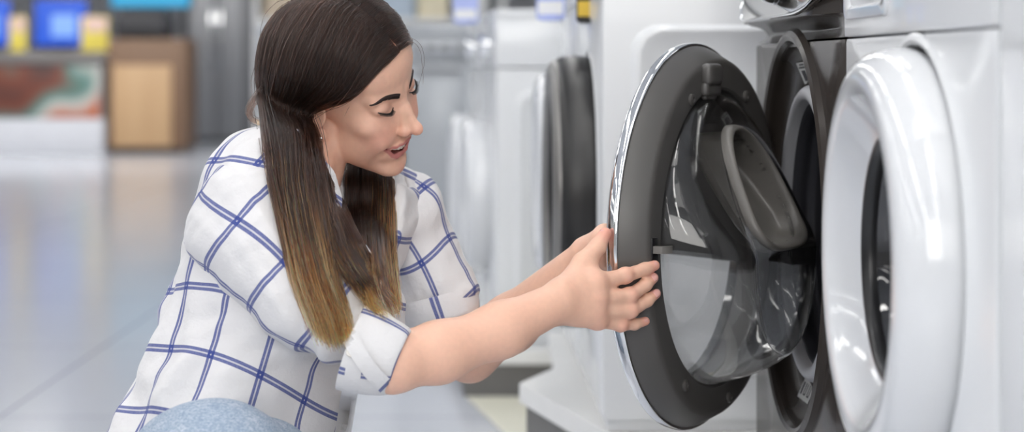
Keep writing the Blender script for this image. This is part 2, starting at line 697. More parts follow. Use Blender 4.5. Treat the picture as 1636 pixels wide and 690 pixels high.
for s in (1, -1):
    m = MB()
    m.loft(face_strip([(s * 12, 13.5), (s * 21, 17.0), (s * 33, 19.2), (s * 50, 14.0)], [4.2, 4.1, 3.0, 0.9], -0.9, 1.3), True, True, True)
    for j in range(60):                                                  # single hairs
        t = random.random()
        q = catmull([(12, 12.5), (21, 16.0), (33, 18.4), (46, 15.4)], 50)[int(t * 49)]
        r0, u0 = q[0] + random.uniform(-1, 1), q[1] + random.uniform(-2.6, 2.0) * (1 - 0.6 * t)
        r1, u1 = min(r0 + 4.5 + 2 * t, 50), u0 + 2.6 - 4.6 * t
        m.tube([hp(s * r0, skin_f(s * r0, u0) + .2, u0), hp(s * r1, skin_f(s * r1, u1) + .8, u1)], [.00032, .0001], 4)
    m.build('eyebrow', brow_m, body, 'dark brown eyebrow')
    m = MB()
    lid = catmull([(s * 20, 3.0, -0.8), (s * 26, 4.9, -2.8), (s * 32, 5.1, -2.9), (s * 39, 1.8, -0.4), (s * 45, -4.0, 3.2)], 24)
    m.tube([hp(*a) for a in lid], [.0006 + .0007 * math.sin(i / 23 * 3.0) for i in range(24)], 6)
    for j in range(26):
        a = lid[3 + int(j * 20 / 26)]
        g = (j / 25 - 0.35)
        b = a + np.array([s * 1.6 * g, 2.6, -1.8])
        c = b + np.array([s * 1.6 * g, 1.6, 0.2])
        m.tube([hp(*a), hp(*b), hp(*c)], [.00042, .0003, .0001], 4)
    m.build('eyelashes', lash_m, body, 'black eyelashes')

m = MB()
rings = []
for i in range(33):                                                      # the upper row, with gaps between teeth
    a = (i / 32 - 0.5) * 2
    r, f = 23.5 * a, 6.2 - 10.5 * a * a
    cut = 0.9 * (abs((i % 4) - 2) / 2) ** 3
    rings.append([hp(r, f - cut, -62), hp(r, f - cut, -72.6 + 8.4 * a * a + cut), hp(r, f - 3, -72.6 + 8.4 * a * a), hp(r, f - 3, -62)])
m.loft(rings, True, True, True)
m.build('teeth', tooth_m, body, 'white upper teeth', smooth=60)

m = MB()
st = hp(73.6, -71, -42)
fr = frame(st, HF, HU, HR)
m.loft([fr([[r * math.cos(a), r * math.sin(a), h] for a in np.linspace(0, 6.283, 16, endpoint=False)]) for r, h in ((.0019, -.001), (.0021, .0006), (.0013, .0018), (.0004, .0021))], True, True, True)
m.build('ear_stud', mat('silver', (0.9, 0.9, 0.92, 1), 0.12, 1.0), body, 'small silver ear stud')

nail_m = mat('nail', rgb(232, 176, 166), 0.22)
for q in 'imrpt':
    J = HAND[q]
    d = J[-1] - J[-2]
    d /= np.linalg.norm(d)
    out = np.array([0.12, -1.0, 0.32]) if q != 't' else np.array([-0.55, -0.45, 0.7])
    if q == 'i':
        out = np.array([0.30, -0.80, 0.62])
    out -= d * (out @ d)
    out /= np.linalg.norm(out)
    sd = np.cross(d, out)
    r = HANDR[q][3] if q in HANDR else .0074
    c = J[-1] - d * 0.002
    rings = []
    for x in np.linspace(-0.85, 1, 7):
        w = r * 0.80 * math.sqrt(max(0.02, 1 - max(0, x) ** 4 * 0.6)) * (0.75 + 0.25 * min(1, (x + 1.2)))
        row = []
        for a in np.linspace(-1, 1, 9):
            hgt = r * math.sqrt(max(0.02, 1 - (a * w / r) ** 2)) + 0.0003 - 0.0006 * abs(a) ** 3
            hgt -= max(0, x - 0.3) * 0.0018
            row.append(c + d * x * 0.0052 + sd * a * w + out * hgt)
        rings.append(row)
    m = MB()
    m.loft(rings, False)
    o = m.build('fingernail', nail_m, body, 'pale pink fingernail', smooth=180)
    o.modifiers.new('thick', 'SOLIDIFY').thickness = 0.0006
# ------------------------------------------------------------------ clothes
SHR, ELR = P(405, 362, 2.37), P(622, 584, 2.27)
SHL, ELL = P(640, 345, 2.64), P(750, 566, 2.62)
PN, PP, PC = P(505, 320, 2.50), P(350, 770, 2.44), P(470, 440, 2.47)
TT = (PN - PP) / np.linalg.norm(PN - PP)
TA = SHL - SHR
TA = TA - TT * (TA @ TT)
TA /= np.linalg.norm(TA)
TN = np.cross(TA, TT)
TM = np.stack([TA, TN, TT])


def tp(a, n, t):
    return PC + a * TA + n * TN + t * TT


def waves(x, seed, n=6, k=60, axis=None, sharp=1.0):
    """folds: sum of warped sine ridges, elongated along axis"""
    r = np.random.default_rng(seed)
    out = 0
    wp = 0.010 * np.stack([np.sin(x @ (r.normal(size=3) * 22) + r.uniform(0, 6)) for _ in range(3)], 1)
    y = x + wp
    for i in range(n):
        d = r.normal(size=3)
        if axis is not None:
            d = d - axis * (d @ axis) * 0.88
        d /= np.linalg.norm(d)
        s = np.sin(y @ d * k * r.uniform(0.6, 1.5) + r.uniform(0, 6))
        out = out + np.sign(s) * np.abs(s) ** sharp if sharp != 1 else out + s
    return out / n


def grid_mat(name, white, blue, period, uvname='cloth_uv'):
    """white cotton with a windowpane check of paired blue lines"""
    k = NT(name)
    at = k.n('ShaderNodeAttribute', attribute_name=uvname)
    sp = k.n('ShaderNodeSeparateXYZ')
    k.link(at.outputs['Vector'], sp.inputs[0])
    ls = []
    for i in (0, 1):
        x = k.math('DIVIDE', sp.outputs[i], period)
        d = k.math('MULTIPLY', k.math('ABSOLUTE', k.math('SUBTRACT', k.math('FRACT', x), 0.5)), period)
        inb = k.math('LESS_THAN', d, 0.0046)
        gap = k.math('LESS_THAN', d, 0.0009)
        ls.append(k.math('MULTIPLY', inb, k.math('SUBTRACT', 1.0, k.math('MULTIPLY', gap, 0.75))))
    th = k.math('ADD', ls[0], ls[1])
    fac = k.math('MINIMUM', k.math('MULTIPLY', th, 0.86), 1.0)
    weave = k.noise(700, 2, coord='Object')
    k.set(Base_Color=k.mix(k.math('MULTIPLY', fac, k.math('MULTIPLY_ADD', weave, 0.4, 0.8)), white, blue), Roughness=0.85,
          Sheen_Weight=0.15, Subsurface_Weight=0.0)
    k.b.inputs['Specular IOR Level'].default_value = 0.2
    n1 = k.noise(55, 3, 0.55)
    n2 = k.noise(1300, 1)
    bp = k.n('ShaderNodeBump')
    bp.inputs['Strength'].default_value = 0.35
    bp.inputs['Distance'].default_value = 0.007
    k.link(n1, bp.inputs['Height'])
    b2 = k.n('ShaderNodeBump')
    b2.inputs['Strength'].default_value = 0.15
    b2.inputs['Distance'].default_value = 0.0003
    k.link(n2, b2.inputs['Height'])
    k.link(bp.outputs[0], b2.inputs['Normal'])
    k.link(b2.outputs[0], k.b.inputs['Normal'])
    return k.m


CLOTH = grid_mat('checked_cotton', rgb(220, 219, 220), rgb(62, 76, 142), 0.074)
BUTTON = mat('button_pearl', rgb(232, 228, 220), 0.25)


def set_uv(me, uv):
    a = me.attributes.new('cloth_uv', 'FLOAT_VECTOR', 'POINT')
    a.data.foreach_set('vector', np.concatenate([uv, np.zeros((len(uv), 1))], 1).astype(np.float32).ravel())


# shirt body -------------------------------------------------------
S = SDF()
S.add(ell(tp(0, -.012, .0), (.150, .108, .17), TM))
S.add(ell(tp(0, -.010, -.17), (.150, .118, .17), TM), .05)
S.add(ell(tp(0, -.012, -.33), (.178, .140, .13), TM), .06)
for s in (-1, 1):
    S.add(ell(tp(s * .066, .068, -.03), (.062, .052, .062), TM), .035)
NB = PN + np.array([.0, .0, -.008])
S.add(rcone(tp(-.09, -.02, .085), tp(.09, -.02, .085), .072, .072), .05)
S.add(rcone(NB, SHR + np.array([.015, 0, .012]), .056, .056), .05)
S.add(rcone(NB, SHL + np.array([-.01, 0, .012]), .056, .056), .05)
S.sub(rcone(PN + TT * -.028 + TN * .034, PN + TT * .2 + TN * .18, .060, .130), .012)
S.sub(rcone(P(570, 215, 2.545), P(572, 300, 2.535), .040, .038), .01)
S.sub(rcone(P(526, 170, 2.52), P(534, 312, 2.49), .050, .042), .01)

S.sub(rcone(P(592, 235, 2.61), P(594, 318, 2.575), .046, .040), .01)
S.sub(rcone(P(524, 190, 2.44), P(540, 322, 2.43), .040, .034), .01)


def torso_folds(x, d):
    q = (x - PC) @ TM.T
    low = sm(-q[:, 2], .05, .30)
    a1 = (0.25 * TA + 0.2 * TN + 0.95 * TT)
    w = waves(x, 3, 5, 62, a1 / np.linalg.norm(a1))
    a2 = (0.8 * TA + 0.2 * TN + 0.45 * TT)
    w2 = waves(x, 9, 4, 85, a2 / np.linalg.norm(a2))
    return d + (0.0055 + 0.008 * low) * w + 0.0062 * w2 + .0022 * waves(x, 15, 4, 170, a2 / np.linalg.norm(a2))


v, f = S.mesh((-0.66, 2.14, 0.06), (0.06, 2.92, 0.80), 0.0024, post=torso_folds, slack=.008)
v = relax(v, f, 2)
me = mesh_np(v, f, 'shirt')
q = (v - PC) @ TM.T
ang = np.arctan2(q[:, 0] / .15, q[:, 1] / .115)
set_uv(me, np.stack([ang * .138 + .012 + 0.05 * q[:, 2], q[:, 2] + 0.012 * np.sin(ang * 2 + 1) + 0.02], 1))
shirt = link('shirt', me, CLOTH, person, smooth=180)


# sleeves ----------------------------------------------------------
def sleeve(sh, el, r0, r1, r2, frac, seed, du, dv, bulge):
    ax = el - sh
    L = np.linalg.norm(ax)
    ax = ax / L
    S = SDF()
    m = sh + ax * L * 0.5
    S.add(rcone(sh, m, r0, r1))
    S.add(rcone(m, sh + ax * L * frac, r1, r2), .02)
    end = sh + ax * L * (frac + .06)
    side = np.cross(ax, [0, 0, 1])
    side /= np.linalg.norm(side)
    up = np.cross(side, ax)

    def folds(x, d):
        p = x - sh
        t = p @ ax / L
        a = np.arctan2(p @ side, p @ up)
        w = waves(x, seed, 4, 70, (ax * .5 + side * .5 + up * .4) / np.linalg.norm(ax * .5 + side * .5 + up * .4))
        low = sm(t, .45, .95)
        ring = np.sin(t * 34 + 1.6 * np.sin(a + seed) + 0.9 * np.sin(2 * a)) * low
        return d + 0.0052 * w + 0.0066 * ring + 0.0034 * waves(x, seed + 5, 3, 120) + .0016 * waves(x, seed + 8, 4, 230, ax)
    lo = np.minimum(sh, end) - .12
    hi = np.maximum(sh, end) + .12
    v, f = S.mesh(lo, hi, 0.0022, post=folds, slack=.008)
    v = relax(v, f, 2)
    me = mesh_np(v, f, 'sleeve')
    p = v - sh
    a = np.arctan2(p @ side, p @ up)
    set_uv(me, np.stack([a * .066 + du + .010 * np.sin(p @ ax * 20), p @ ax + dv + .008 * np.sin(a * 2 + seed)], 1))
    return link('sleeve', me, CLOTH, person, smooth=180)


sleeve(SHR, ELR, .079, .068, .045, .74, 21, .030, .026, 0)
sleeve(SHL, ELL, .060, .047, .036, .40, 33, .012, .050, 0)


def cuff(c0, c1, r0, r1, tilt, name, du, wob):
    """rolled cuff: a thick folded band round the arm"""
    ax = c1 - c0
    L = np.linalg.norm(ax)
    ax = ax / L
    side = np.cross(ax, [0, 0, 1])
    side /= np.linalg.norm(side)
    up = np.cross(side, ax)
    nseg = 72
    prof = [(0.00, -.006), (-.015, .0005), (.02, .0028), (.3, .0045), (.62, .0045), (.9, .003), (1.0, .0005), (.985, -.003), (.8, -.0035), (.3, -.004), (.0, -.007)]
    prof = [(catmull(prof, 41)[i]) for i in range(41)]
    rings, uv = [], []
    for u, dr in prof:
        ring = []
        for j in range(nseg):
            a = 2 * math.pi * j / nseg
            w = wob * (math.sin(3 * a + 2 + u * 1.5) * .5 + math.sin(5 * a + 1 - 2 * u) * .35 + math.sin(2 * a) * .4)
            r = r0 + (r1 - r0) * u + dr + w
            ring.append(c0 + ax * (L * u + tilt * math.cos(a + .4)) + r * (math.cos(a) * up + math.sin(a) * side))
            uv.append((a * .046 + du, u * L + .046 + .006 * math.sin(a)))
        rings.append(ring)
    m = MB()
    m.loft(rings, True)
    o = m.build('cuff', CLOTH, person, smooth=180)
    set_uv(o.data, np.array(uv))
    return o


c_near = cuff(P(562, 556, 2.272), P(638, 578, 2.269), .0465, .0365, .003, 'cuff', .02, .0016)
cuff(P(692, 474, 2.63), P(705, 511, 2.628), .0525, .0490, .005, 'cuff', .05, .0022)

# collar -----------------------------------------------------------
rings, uv = [], []
ncol = 90
for i, (h, r, dn) in enumerate(((.000, .054, 0), (.018, .0515, 0), (.034, .0505, 0), (.039, .0535, 0), (.030, .059, 0), (.008, .068, .0), (-.014, .076, 0), (-.015, .074, 0), (.006, .064, 0))):
    ring = []
    for j in range(ncol):
        a = (j / (ncol - 1)) * (2 * math.pi - 1.1) + .55
        fr = max(0, math.cos(a)) ** 2
        rr = r * (1 + .10 * fr)
        bk = ((1 + math.cos(a)) / 2) ** .5
        hh = h * (1 - .25 * bk) - .074 * bk - (.020 * max(0, math.cos(a - .25) if a < 3.14 else math.cos(a + .25)) ** 6 if i in (6, 7) else 0)
        p = PN + TA * rr * math.sin(a) * 1.0 + TN * (rr * math.cos(a) * 1.02 + .004) + TT * (hh + .004)
        ring.append(p)
        uv.append((a * .06 + .01, h + .03))
    rings.append(ring)
m = MB()
m.loft(rings, False)
col = m.build('collar', CLOTH, person, smooth=180)
set_uv(col.data, np.array(uv))

# a buttoned tab that holds the near rolled sleeve ------------------------------------
from mathutils.bvhtree import BVHTree


def tree_of(objs):
    V, F = [], []
    for o in objs:
        off = Vector((0, 0, 0))
        p = o
        while p is not None:
            off += p.location
            p = p.parent
        b = len(V)
        V += [tuple(x.co + off) for x in o.data.vertices]
        F += [[i + b for i in q.vertices] for q in o.data.polygons]
    return BVHTree.FromPolygons(V, F)


def hit(tree, px, py, default=2.4):
    d = Vector(((px - CX) / FPX, 1, -(py - HY) / FPX))
    r = tree.ray_cast(Vector((0, 0, HCAM)), d.normalized())
    return (r[0].y if r[0] is not None else default), r[1]


shirt_objs = [o for o in person.children if o.name.split('.')[0] in ('shirt', 'sleeve', 'cuff', 'collar')]
TREE = tree_of(shirt_objs)


def on_cloth(pts, lift):
    out = []
    for x, y in pts:
        z, n = hit(TREE, x, y, 2.3)
        out.append(P(x, y, z - lift))
    return out


def ribbon(name, path, width, lift, m_, parent, n=24, uv=None, soft=0.0018):
    """flat strap laid over the shirt along pixel points; bows over bumps"""
    q = catmull(path, n)
    A = []
    for i in range(n):
        t = q[min(i + 1, n - 1)] - q[max(i - 1, 0)]
        t = t / np.linalg.norm(t)
        nn = np.array([-t[1], t[0]])
        A.append([q[i] + nn * w for w in (-width / 2, -width / 6, width / 6, width / 2)])
    A = np.array(A)
    Z = np.array([[hit(TREE, *A[i, j], 2.3)[0] for j in range(4)] for i in range(n)])
    for _ in range(2):
        Zs = Z.copy()
        Zs[1:-1] = np.minimum(Z[1:-1], (Z[:-2] + Z[2:]) / 2 + .002)
        Z = Zs
    m = MB()
    top = [[P(A[i, j, 0], A[i, j, 1], Z[i, j] - lift) for j in range(4)] for i in range(n)]
    bot = [[P(A[i, j, 0], A[i, j, 1], Z[i, j] - lift + soft) for j in range(4)] for i in range(n)]
    rings = [top[i] + bot[i][::-1] for i in range(n)]
    m.loft(rings, True, True, True)
    o = m.build(name, m_, parent, smooth=50)
    u = []
    for i in range(n):
        for j in list(range(4)) + [3, 2, 1, 0]:
            u.append((j * width * .00024 + .008, i / n * .066 + .046))
    set_uv(o.data, np.array(u))
    return o


def button(px, py, parent, lift=.003, r=.0056):
    z, n = hit(TREE, px, py, 2.3)
    c = P(px, py, z - lift)
    ay = np.array((n if n is not None else Vector((0, -1, 0)))[:])
    if ay[1] > 0:
        ay = -ay
    ax = np.cross(ay, [0, 0, 1])
    ax /= np.linalg.norm(ax)
    fr = frame(c, ax, np.cross(ax, ay), ay)
    m = MB()
    m.loft([fr([[q * math.cos(t), q * math.sin(t), h] for t in np.linspace(0, 6.2832, 20, endpoint=False)]) for q, h in
            ((r * .9, -.001), (r, .0), (r, .0012), (r * .9, .0018), (r * .72, .0018), (r * .66, .0012), (.0003, .0012))], True, True, True)
    for s in ((1, 1), (1, -1), (-1, 1), (-1, -1)):
        m.tube([fr([[s[0] * r * .22, s[1] * r * .22, .0010]])[0], fr([[s[0] * r * .22, s[1] * r * .22, .0014]])[0]], r * .1, 6)
    return m.build('button', BUTTON, parent, 'round pearl button', smooth=40)


tab = ribbon('sleeve_tab', [(549, 522), (566, 552), (590, 590), (617, 618)], 26, .0065, CLOTH, person)
button(551, 531, tab, .006)
plk = ribbon('placket', [(566, 540), (566, 580), (558, 630), (548, 690), (536, 740)], 26, .002, CLOTH, person)
for y in (562, 640):
    button(561 - (y - 562) * .10, y, plk, .004)


# jeans ------------------------------------------------------------
def jeans_mat():
    k = NT('bleached_denim')
    n1 = k.noise(28, 5, 0.7)
    n2 = k.noise(300, 3, 0.7, stretch=(1, 1, 2.2))
    n3 = k.noise(95, 3, 0.6)
    a = k.mix(k.math('MULTIPLY_ADD', n3, 2.4, -0.75), rgb(158, 172, 190), rgb(238, 239, 240))
    b = k.mix(k.math('MULTIPLY_ADD', n1, 2.0, -0.6), rgb(164, 178, 194), a)
    k.set(Base_Color=k.mix(k.math('MULTIPLY_ADD', n2, 3.2, -1.05), rgb(122, 142, 166), b), Roughness=0.9)
    k.bump(k.noise(900, 1), 0.3, 0.0005)
    return k.m


S = SDF()
hip = tp(0, -.02, -.36)
HRt, HLt = hip + TA * -.085, hip + TA * .085
KR, KL = P(345, 752, 2.215), np.array([-.20, 2.42, .075])
AR, AL = np.array([-.385, 2.36, .085]), np.array([-.53, 2.66, .075])
S.add(ell(hip, (.17, .13, .11), TM))
S.add(rcone(HRt, KR, .095, .070), .04)
S.add(rcone(P(300, 752, 2.235), P(420, 762, 2.27), .066, .066), .03)
S.add(rcone(KR, AR, .068, .048), .03)
S.add(rcone(HLt, KL, .095, .066), .04)
S.add(rcone(KL, AL, .064, .048), .03)
v, f = S.mesh((-.68, 2.08, 0.02), (-.02, 2.80, .50), .004, post=lambda x, d: d + .0022 * waves(x, 40, 5, 55), slack=.005)
v = relax(v, f, 2)
link('jeans', mesh_np(v, f, 'jeans'), jeans_mat(), person, smooth=180)
for A_, d in ((AR, np.array([.55, -.83, 0])), (AL, np.array([-.9, .42, 0]))):
    S = SDF()
    b = np.array([A_[0], A_[1], .042])
    S.add(rcone(b - d * .05, b + d * .11, .038, .036))
    S.add(rcone(b, np.array([A_[0], A_[1], .10]), .042, .045), .02)
    S.sub(lambda x: x[:, 2] - .006, .004)
    v, f = S.mesh(b - np.array([.22, .22, .06]), b + np.array([.22, .22, .14]), .004)
    link('shoe', mesh_np(relax(v, f, 2), f, 'shoe'), mat('white_leather', rgb(230, 230, 228), .5), person, smooth=180)
# ------------------------------------------------------------------ hair
SKC, SKR = np.array([0, -88, 32.]), np.array([70, 92, 82.])


def scalp(r, f, u, lift):
    """head-local point pushed out to lift mm above the skull"""
    d = (np.array([r, f, u]) - SKC)
    R = SKR + lift
    return SKC + d / np.sqrt(((d / R) ** 2).sum())


def hpv(a):
    a = np.asarray(a, float)
    return HO + HS * 1e-3 * (a @ HM)


def lock_front(px, py, lift, lo=2.2, hi=2.62, default=None):
    z, n = hit(TREE, px, py, default)
    if default is not None and (z is None or z > default):
        z = default
    return P(px, py, z - lift)


def interp_row(row, t):
    row = np.asarray(row, float)
    k = len(row) - 1
    return catmull(row, 200)[np.clip((np.asarray(t) * 199).astype(int), 0, 199)]


def scalp_rows(side):
    s = side
    e2, e3, e4 = (4, 10, 19) if side > 0 else (0, 0, 0)
    return [
        [hpv(scalp(s * 1.2, 6, 75, 6)), hpv(scalp(s * 1.2, -40, 112, 5)), hpv(scalp(s * 1.2, -92, 116, 6)), hpv(scalp(s * 1, -150, 92, 6)), hpv(scalp(s * 1, -184, 50, 5))],
        [hpv(scalp(s * 20, 1, 71, 9)), hpv(scalp(s * 24, -44, 104, 9)), hpv(scalp(s * 28, -92, 108, 10)), hpv(scalp(s * 22, -150, 86, 10)), hpv(scalp(s * 16, -182, 48, 10))],
        [hpv(scalp(s * 44, -9, 58, 9)), hpv(scalp(s * 52, -48, 78, 11 + e2)), hpv(scalp(s * 56, -92, 82, 13 + e2)), hpv(scalp(s * 44, -148, 66, 13 + e2)), hpv(scalp(s * 28, -180, 36, 13))],
        [hpv(scalp(s * 63, -34, 28, 9)), hpv(scalp(s * 70, -60, 42, 11 + e3 * .6)), hpv(scalp(s * 74, -96, 46, 14 + e3)), hpv(scalp(s * 62, -146, 36, 17 + e3 * .6)), hpv(scalp(s * 42, -178, 16, 19))],
        [hpv(scalp(s * 74, -80, 2, 9 + e4 * .4)), hpv(scalp(s * 76, -89, 6, 12 + e4 * .8)), hpv(scalp(s * 78, -104, 8, 15 + e4)), hpv(scalp(s * 66, -142, 2, 20 + e4 * .5)), hpv(scalp(s * 50, -176, -10, 28))],
    ]


def px_row(y, xs, zs):
    return [P(x, y + (dy if isinstance(dy, (int, float)) else 0), z) for (x, dy), z in zip(xs, zs)]


def lock_rows(rows):
    """rows: (list of (px,py)), lift list, default depth list"""
    out = []
    for pts, lifts, dz in rows:
        out.append([lock_front(x, y, l, default=d) for (x, y), l, d in zip(pts, lifts, dz)])
    return out


near_rows = scalp_rows(1) + lock_rows([
    ([(505, 218), (488, 220), (468, 220), (445, 222), (424, 222)], [.012] * 5, [2.446, 2.430, 2.430, 2.452, 2.50]),
    ([(508, 252), (490, 253), (471, 254), (449, 256), (429, 257)], [.014, .018, .020, .016, .012], [2.435, 2.415, 2.412, 2.43, 2.48]),
    ([(513, 285), (494, 286), (474, 288), (452, 290), (434, 292)], [.014, .022, .026, .020, .012], [2.430, 2.402, 2.395, 2.412, 2.455]),
    ([(526, 365), (505, 366), (486, 368), (468, 370), (452, 372)], [.010, .020, .024, .018, .010], [2.43, 2.41, 2.40, 2.40, 2.40]),
    ([(536, 440), (521, 443), (504, 445), (486, 447), (471, 448)], [.008, .017, .020, .015, .008], [2.43, 2.41, 2.40, 2.40, 2.40]),
    ([(553, 498), (541, 505), (526, 508), (508, 508), (492, 505)], [.006, .012, .015, .012, .006], [2.43, 2.41, 2.40, 2.40, 2.40]),
    ([(560, 540), (551, 550), (540, 556), (524, 552), (508, 540)], [.005, .009, .011, .009, .005], [2.43, 2.41, 2.40, 2.40, 2.40]),
])
far_rows = scalp_rows(-1) + [
    [P(x, 205, z) for x, z in ((606, 2.655), (598, 2.66), (585, 2.66), (570, 2.655), (552, 2.645))],
    [P(x, 284, z) for x, z in ((624, 2.585), (611, 2.582), (596, 2.580), (576, 2.578), (556, 2.575))],
] + lock_rows([
    ([(627, 352), (613, 355), (597, 357), (578, 358), (558, 358)], [.010, .018, .020, .016, .010], [2.56, 2.555, 2.55, 2.54, 2.54]),
    ([(630, 418), (617, 424), (602, 428), (585, 430), (567, 430)], [.008, .015, .018, .014, .008], [2.56, 2.55, 2.54, 2.52, 2.51]),
    ([(634, 470), (625, 478), (613, 482), (599, 484), (584, 480)], [.006, .011, .013, .010, .006], [2.56, 2.55, 2.54, 2.52, 2.51]),
    ([(637, 496), (630, 503), (621, 506), (610, 505), (600, 498)], [.005, .008, .010, .008, .005], [2.56, 2.55, 2.54, 2.52, 2.51]),
])
cross_rows = lock_rows([
    ([(504, 205), (500, 206), (497, 207), (494, 208)], [.0] * 4, [2.48, 2.475, 2.47, 2.465]),
    ([(522, 275), (514, 277), (508, 280), (503, 282)], [.010] * 4, [2.475, 2.465, 2.455, 2.445]),
    ([(552, 335), (538, 340), (526, 345), (516, 350)], [.013, .020, .020, .013], [2.46, 2.45, 2.44, 2.43]),
    ([(581, 398), (566, 404), (552, 412), (538, 420)], [.012, .020, .020, .013], [2.46, 2.45, 2.44, 2.43]),
    ([(610, 452), (598, 458), (585, 463), (571, 466)], [.010, .015, .015, .010], [2.48, 2.46, 2.45, 2.44]),
    ([(635, 488), (627, 493), (617, 496), (606, 496)], [.006, .009, .009, .006], [2.50, 2.49, 2.48, 2.47]),
])


def surface(rows, nt, ns):
    T = np.linspace(0, 1, nt)
    R = np.stack([interp_row(r, T) for r in rows])                  # (rows, nt, 3)
    return np.stack([catmull(R[:, i], ns) for i in range(nt)])      # (nt, ns, 3)


def hair_mesh_mat():
    k = NT('hair_under')
    at = k.n('ShaderNodeVertexColor', layer_name='tone')
    k.set(Base_Color=at.outputs[0], Roughness=0.55)
    return k.m


DARK, MID, TIP = np.array(lin((.14, .095, .078))), np.array(lin((.46, .28, .16))), np.array(lin((.74, .52, .30)))


def ombre(s):
    s = np.asarray(s)[..., None]
    return DARK + (MID - DARK) * sm(s, .80, .94) + (TIP - MID) * sm(s, .90, 1.0)


def shell(rows, inset, end, back, nt=40, ns=90):
    G = surface(rows, nt, ns)
    C = hp(0, -88, 20)
    ke = int(ns * end)
    G = G[:, :ke]
    # inset towards the head / inwards along the local normal
    du = np.gradient(G, axis=0)
    dv = np.gradient(G, axis=1)
    nr = np.cross(du, dv)
    nr /= np.linalg.norm(nr, axis=2, keepdims=True) + 1e-9
    out = ((G - C) * nr).sum(2).mean()
    if out < 0:
        nr = -nr
    In = G - nr * (inset + .004)
    if back:
        In, G = G + np.array([0, .008, 0]), G + np.array([0, .0035, 0])
        inset = 0
    Out = G - nr * inset
    v = np.concatenate([Out.reshape(-1, 3), In.reshape(-1, 3)])
    f = []
    N = nt * ke
    for i in range(nt - 1):
        for j in range(ke - 1):
            a = i * ke + j
            f.append([a, a + 1, a + ke + 1, a + ke])
            f.append([N + a, N + a + ke, N + a + ke + 1, N + a + 1])
    for j in range(ke - 1):
        f.append([j, N + j, N + j + 1, j + 1])
        a = (nt - 1) * ke + j
        f.append([a, a + 1, N + a + 1, N + a])
    for i in range(nt - 1):
        a = i * ke
        f.append([a, a + ke, N + a + ke, N + a])
        a = i * ke + ke - 1
        f.append([a, N + a, N + a + ke, a + ke])
    cs = ombre(np.tile(np.linspace(0, end, ke), (nt, 1))).reshape(-1, 3)
    return v, np.array(f), np.concatenate([cs, cs])


V, F, Cc = [], [], []
o = 0
for rows, inset, end, back in ((near_rows, .004, .80, False), (far_rows, .004, .82, True), (cross_rows, .003, .82, True)):
    v, f, c = shell(rows, inset, end, back)
    V.append(v); F.append(f + o); Cc.append(c)
    o += len(v)
# skull cap closes the crown underneath
nu, nv = 48, 24
cap = []
for i in range(nv):
    for j in range(nu):
        th, ph = math.pi * i / (nv - 1), 2 * math.pi * j / nu
        d = np.array([math.sin(th) * math.cos(ph), math.sin(th) * math.sin(ph), math.cos(th)])
        p = SKC + d * (SKR + 2.5)
        back = sm(np.array([-p[1]]), 20, 90)[0]
        lim = 70 - 78 * back if p[1] > -95 else -70
        if p[2] < lim:
            q = SKC + d * (SKR - 6)
            p = q
        cap.append(hpv(p))
f = [[i * nu + j, i * nu + (j + 1) % nu, (i + 1) * nu + (j + 1) % nu, (i + 1) * nu + j] for i in range(nv - 1) for j in range(nu)]
V.append(np.array(cap)); F.append(np.array(f) + o); Cc.append(np.tile(DARK * .9, (len(cap), 1)))
me = mesh_np(np.concatenate(V), np.concatenate(F), 'hair')
set_color(me, 'tone', np.concatenate(Cc))
hair = link('hair', me, hair_mesh_mat(), person, 'long straight brown hair with blond tips', smooth=180)


def strand_mat():
    k = NT('hair_strand')
    hi = k.n('ShaderNodeHairInfo')
    t = k.math('MULTIPLY_ADD', k.math('SUBTRACT', hi.outputs['Random'], 0.5), 0.22, hi.outputs['Intercept'])
    rp = k.n('ShaderNodeValToRGB')
    e = rp.color_ramp.elements
    e[0].position, e[0].color = 0.79, lin((.155, .100, .078)) + (1,)
    e[1].position, e[1].color = 1.0, lin((.93, .69, .38)) + (1,)
    x = e.new(0.89)
    x.color = lin((.50, .29, .15)) + (1,)
    x = e.new(0.96)
    x.color = lin((.78, .50, .25)) + (1,)
    k.link(t, rp.inputs[0])
    hs = k.n('ShaderNodeHueSaturation')
    k.link(rp.outputs[0], hs.inputs['Color'])
    k.link(k.math('MULTIPLY_ADD', k.math('POWER', hi.outputs['Random'], 3.0), 2.2, 0.42), hs.inputs['Value'])
    h = k.n('ShaderNodeBsdfHairPrincipled')
    h.parametrization = 'COLOR'
    k.link(hs.outputs[0], h.inputs['Color'])
    h.inputs['IOR'].default_value = 1.42
    h.inputs['Roughness'].default_value = 0.30
    h.inputs['Radial Roughness'].default_value = 0.35
    k.link(h.outputs[0], k.t.nodes['Material Output'].inputs['Surface'])
    return k.m


def strands(rows, n, npts, jit, rad, tmin=0., tmax=1., short=.30):
    k = len(rows)
    T = RNG.uniform(tmin, tmax, n)
    nclump = max(6, n // 95)
    cl = RNG.uniform(tmin, tmax, nclump)
    near = cl[np.abs(T[:, None] - cl[None]).argmin(1)]
    R = np.stack([interp_row(r, T) for r in rows], 1)                # (n, rows, 3)
    Rc = np.stack([interp_row(r, near) for r in rows], 1)
    w = np.linspace(0, 1, k)[None, :, None] ** 1.6 * RNG.uniform(.2, .95, n)[:, None, None]
    R = R * (1 - w) + Rc * w                                         # locks gather towards the tips
    off = RNG.normal(size=(n, 1, 3)) * jit
    off = off + RNG.normal(size=(n, k, 3)) * jit * .25
    amp = np.linspace(.25, 1.0, k)[None, :, None]
    R = R + off * amp
    out = []
    for i in range(n):
        c = catmull(R[i], 120)
        e = 1 - short * RNG.random() ** 1.5
        out.append(c[np.linspace(0, 119 * e, npts).astype(int)])
    return np.array(out), np.full(n, rad) * RNG.uniform(.7, 1.25, n)


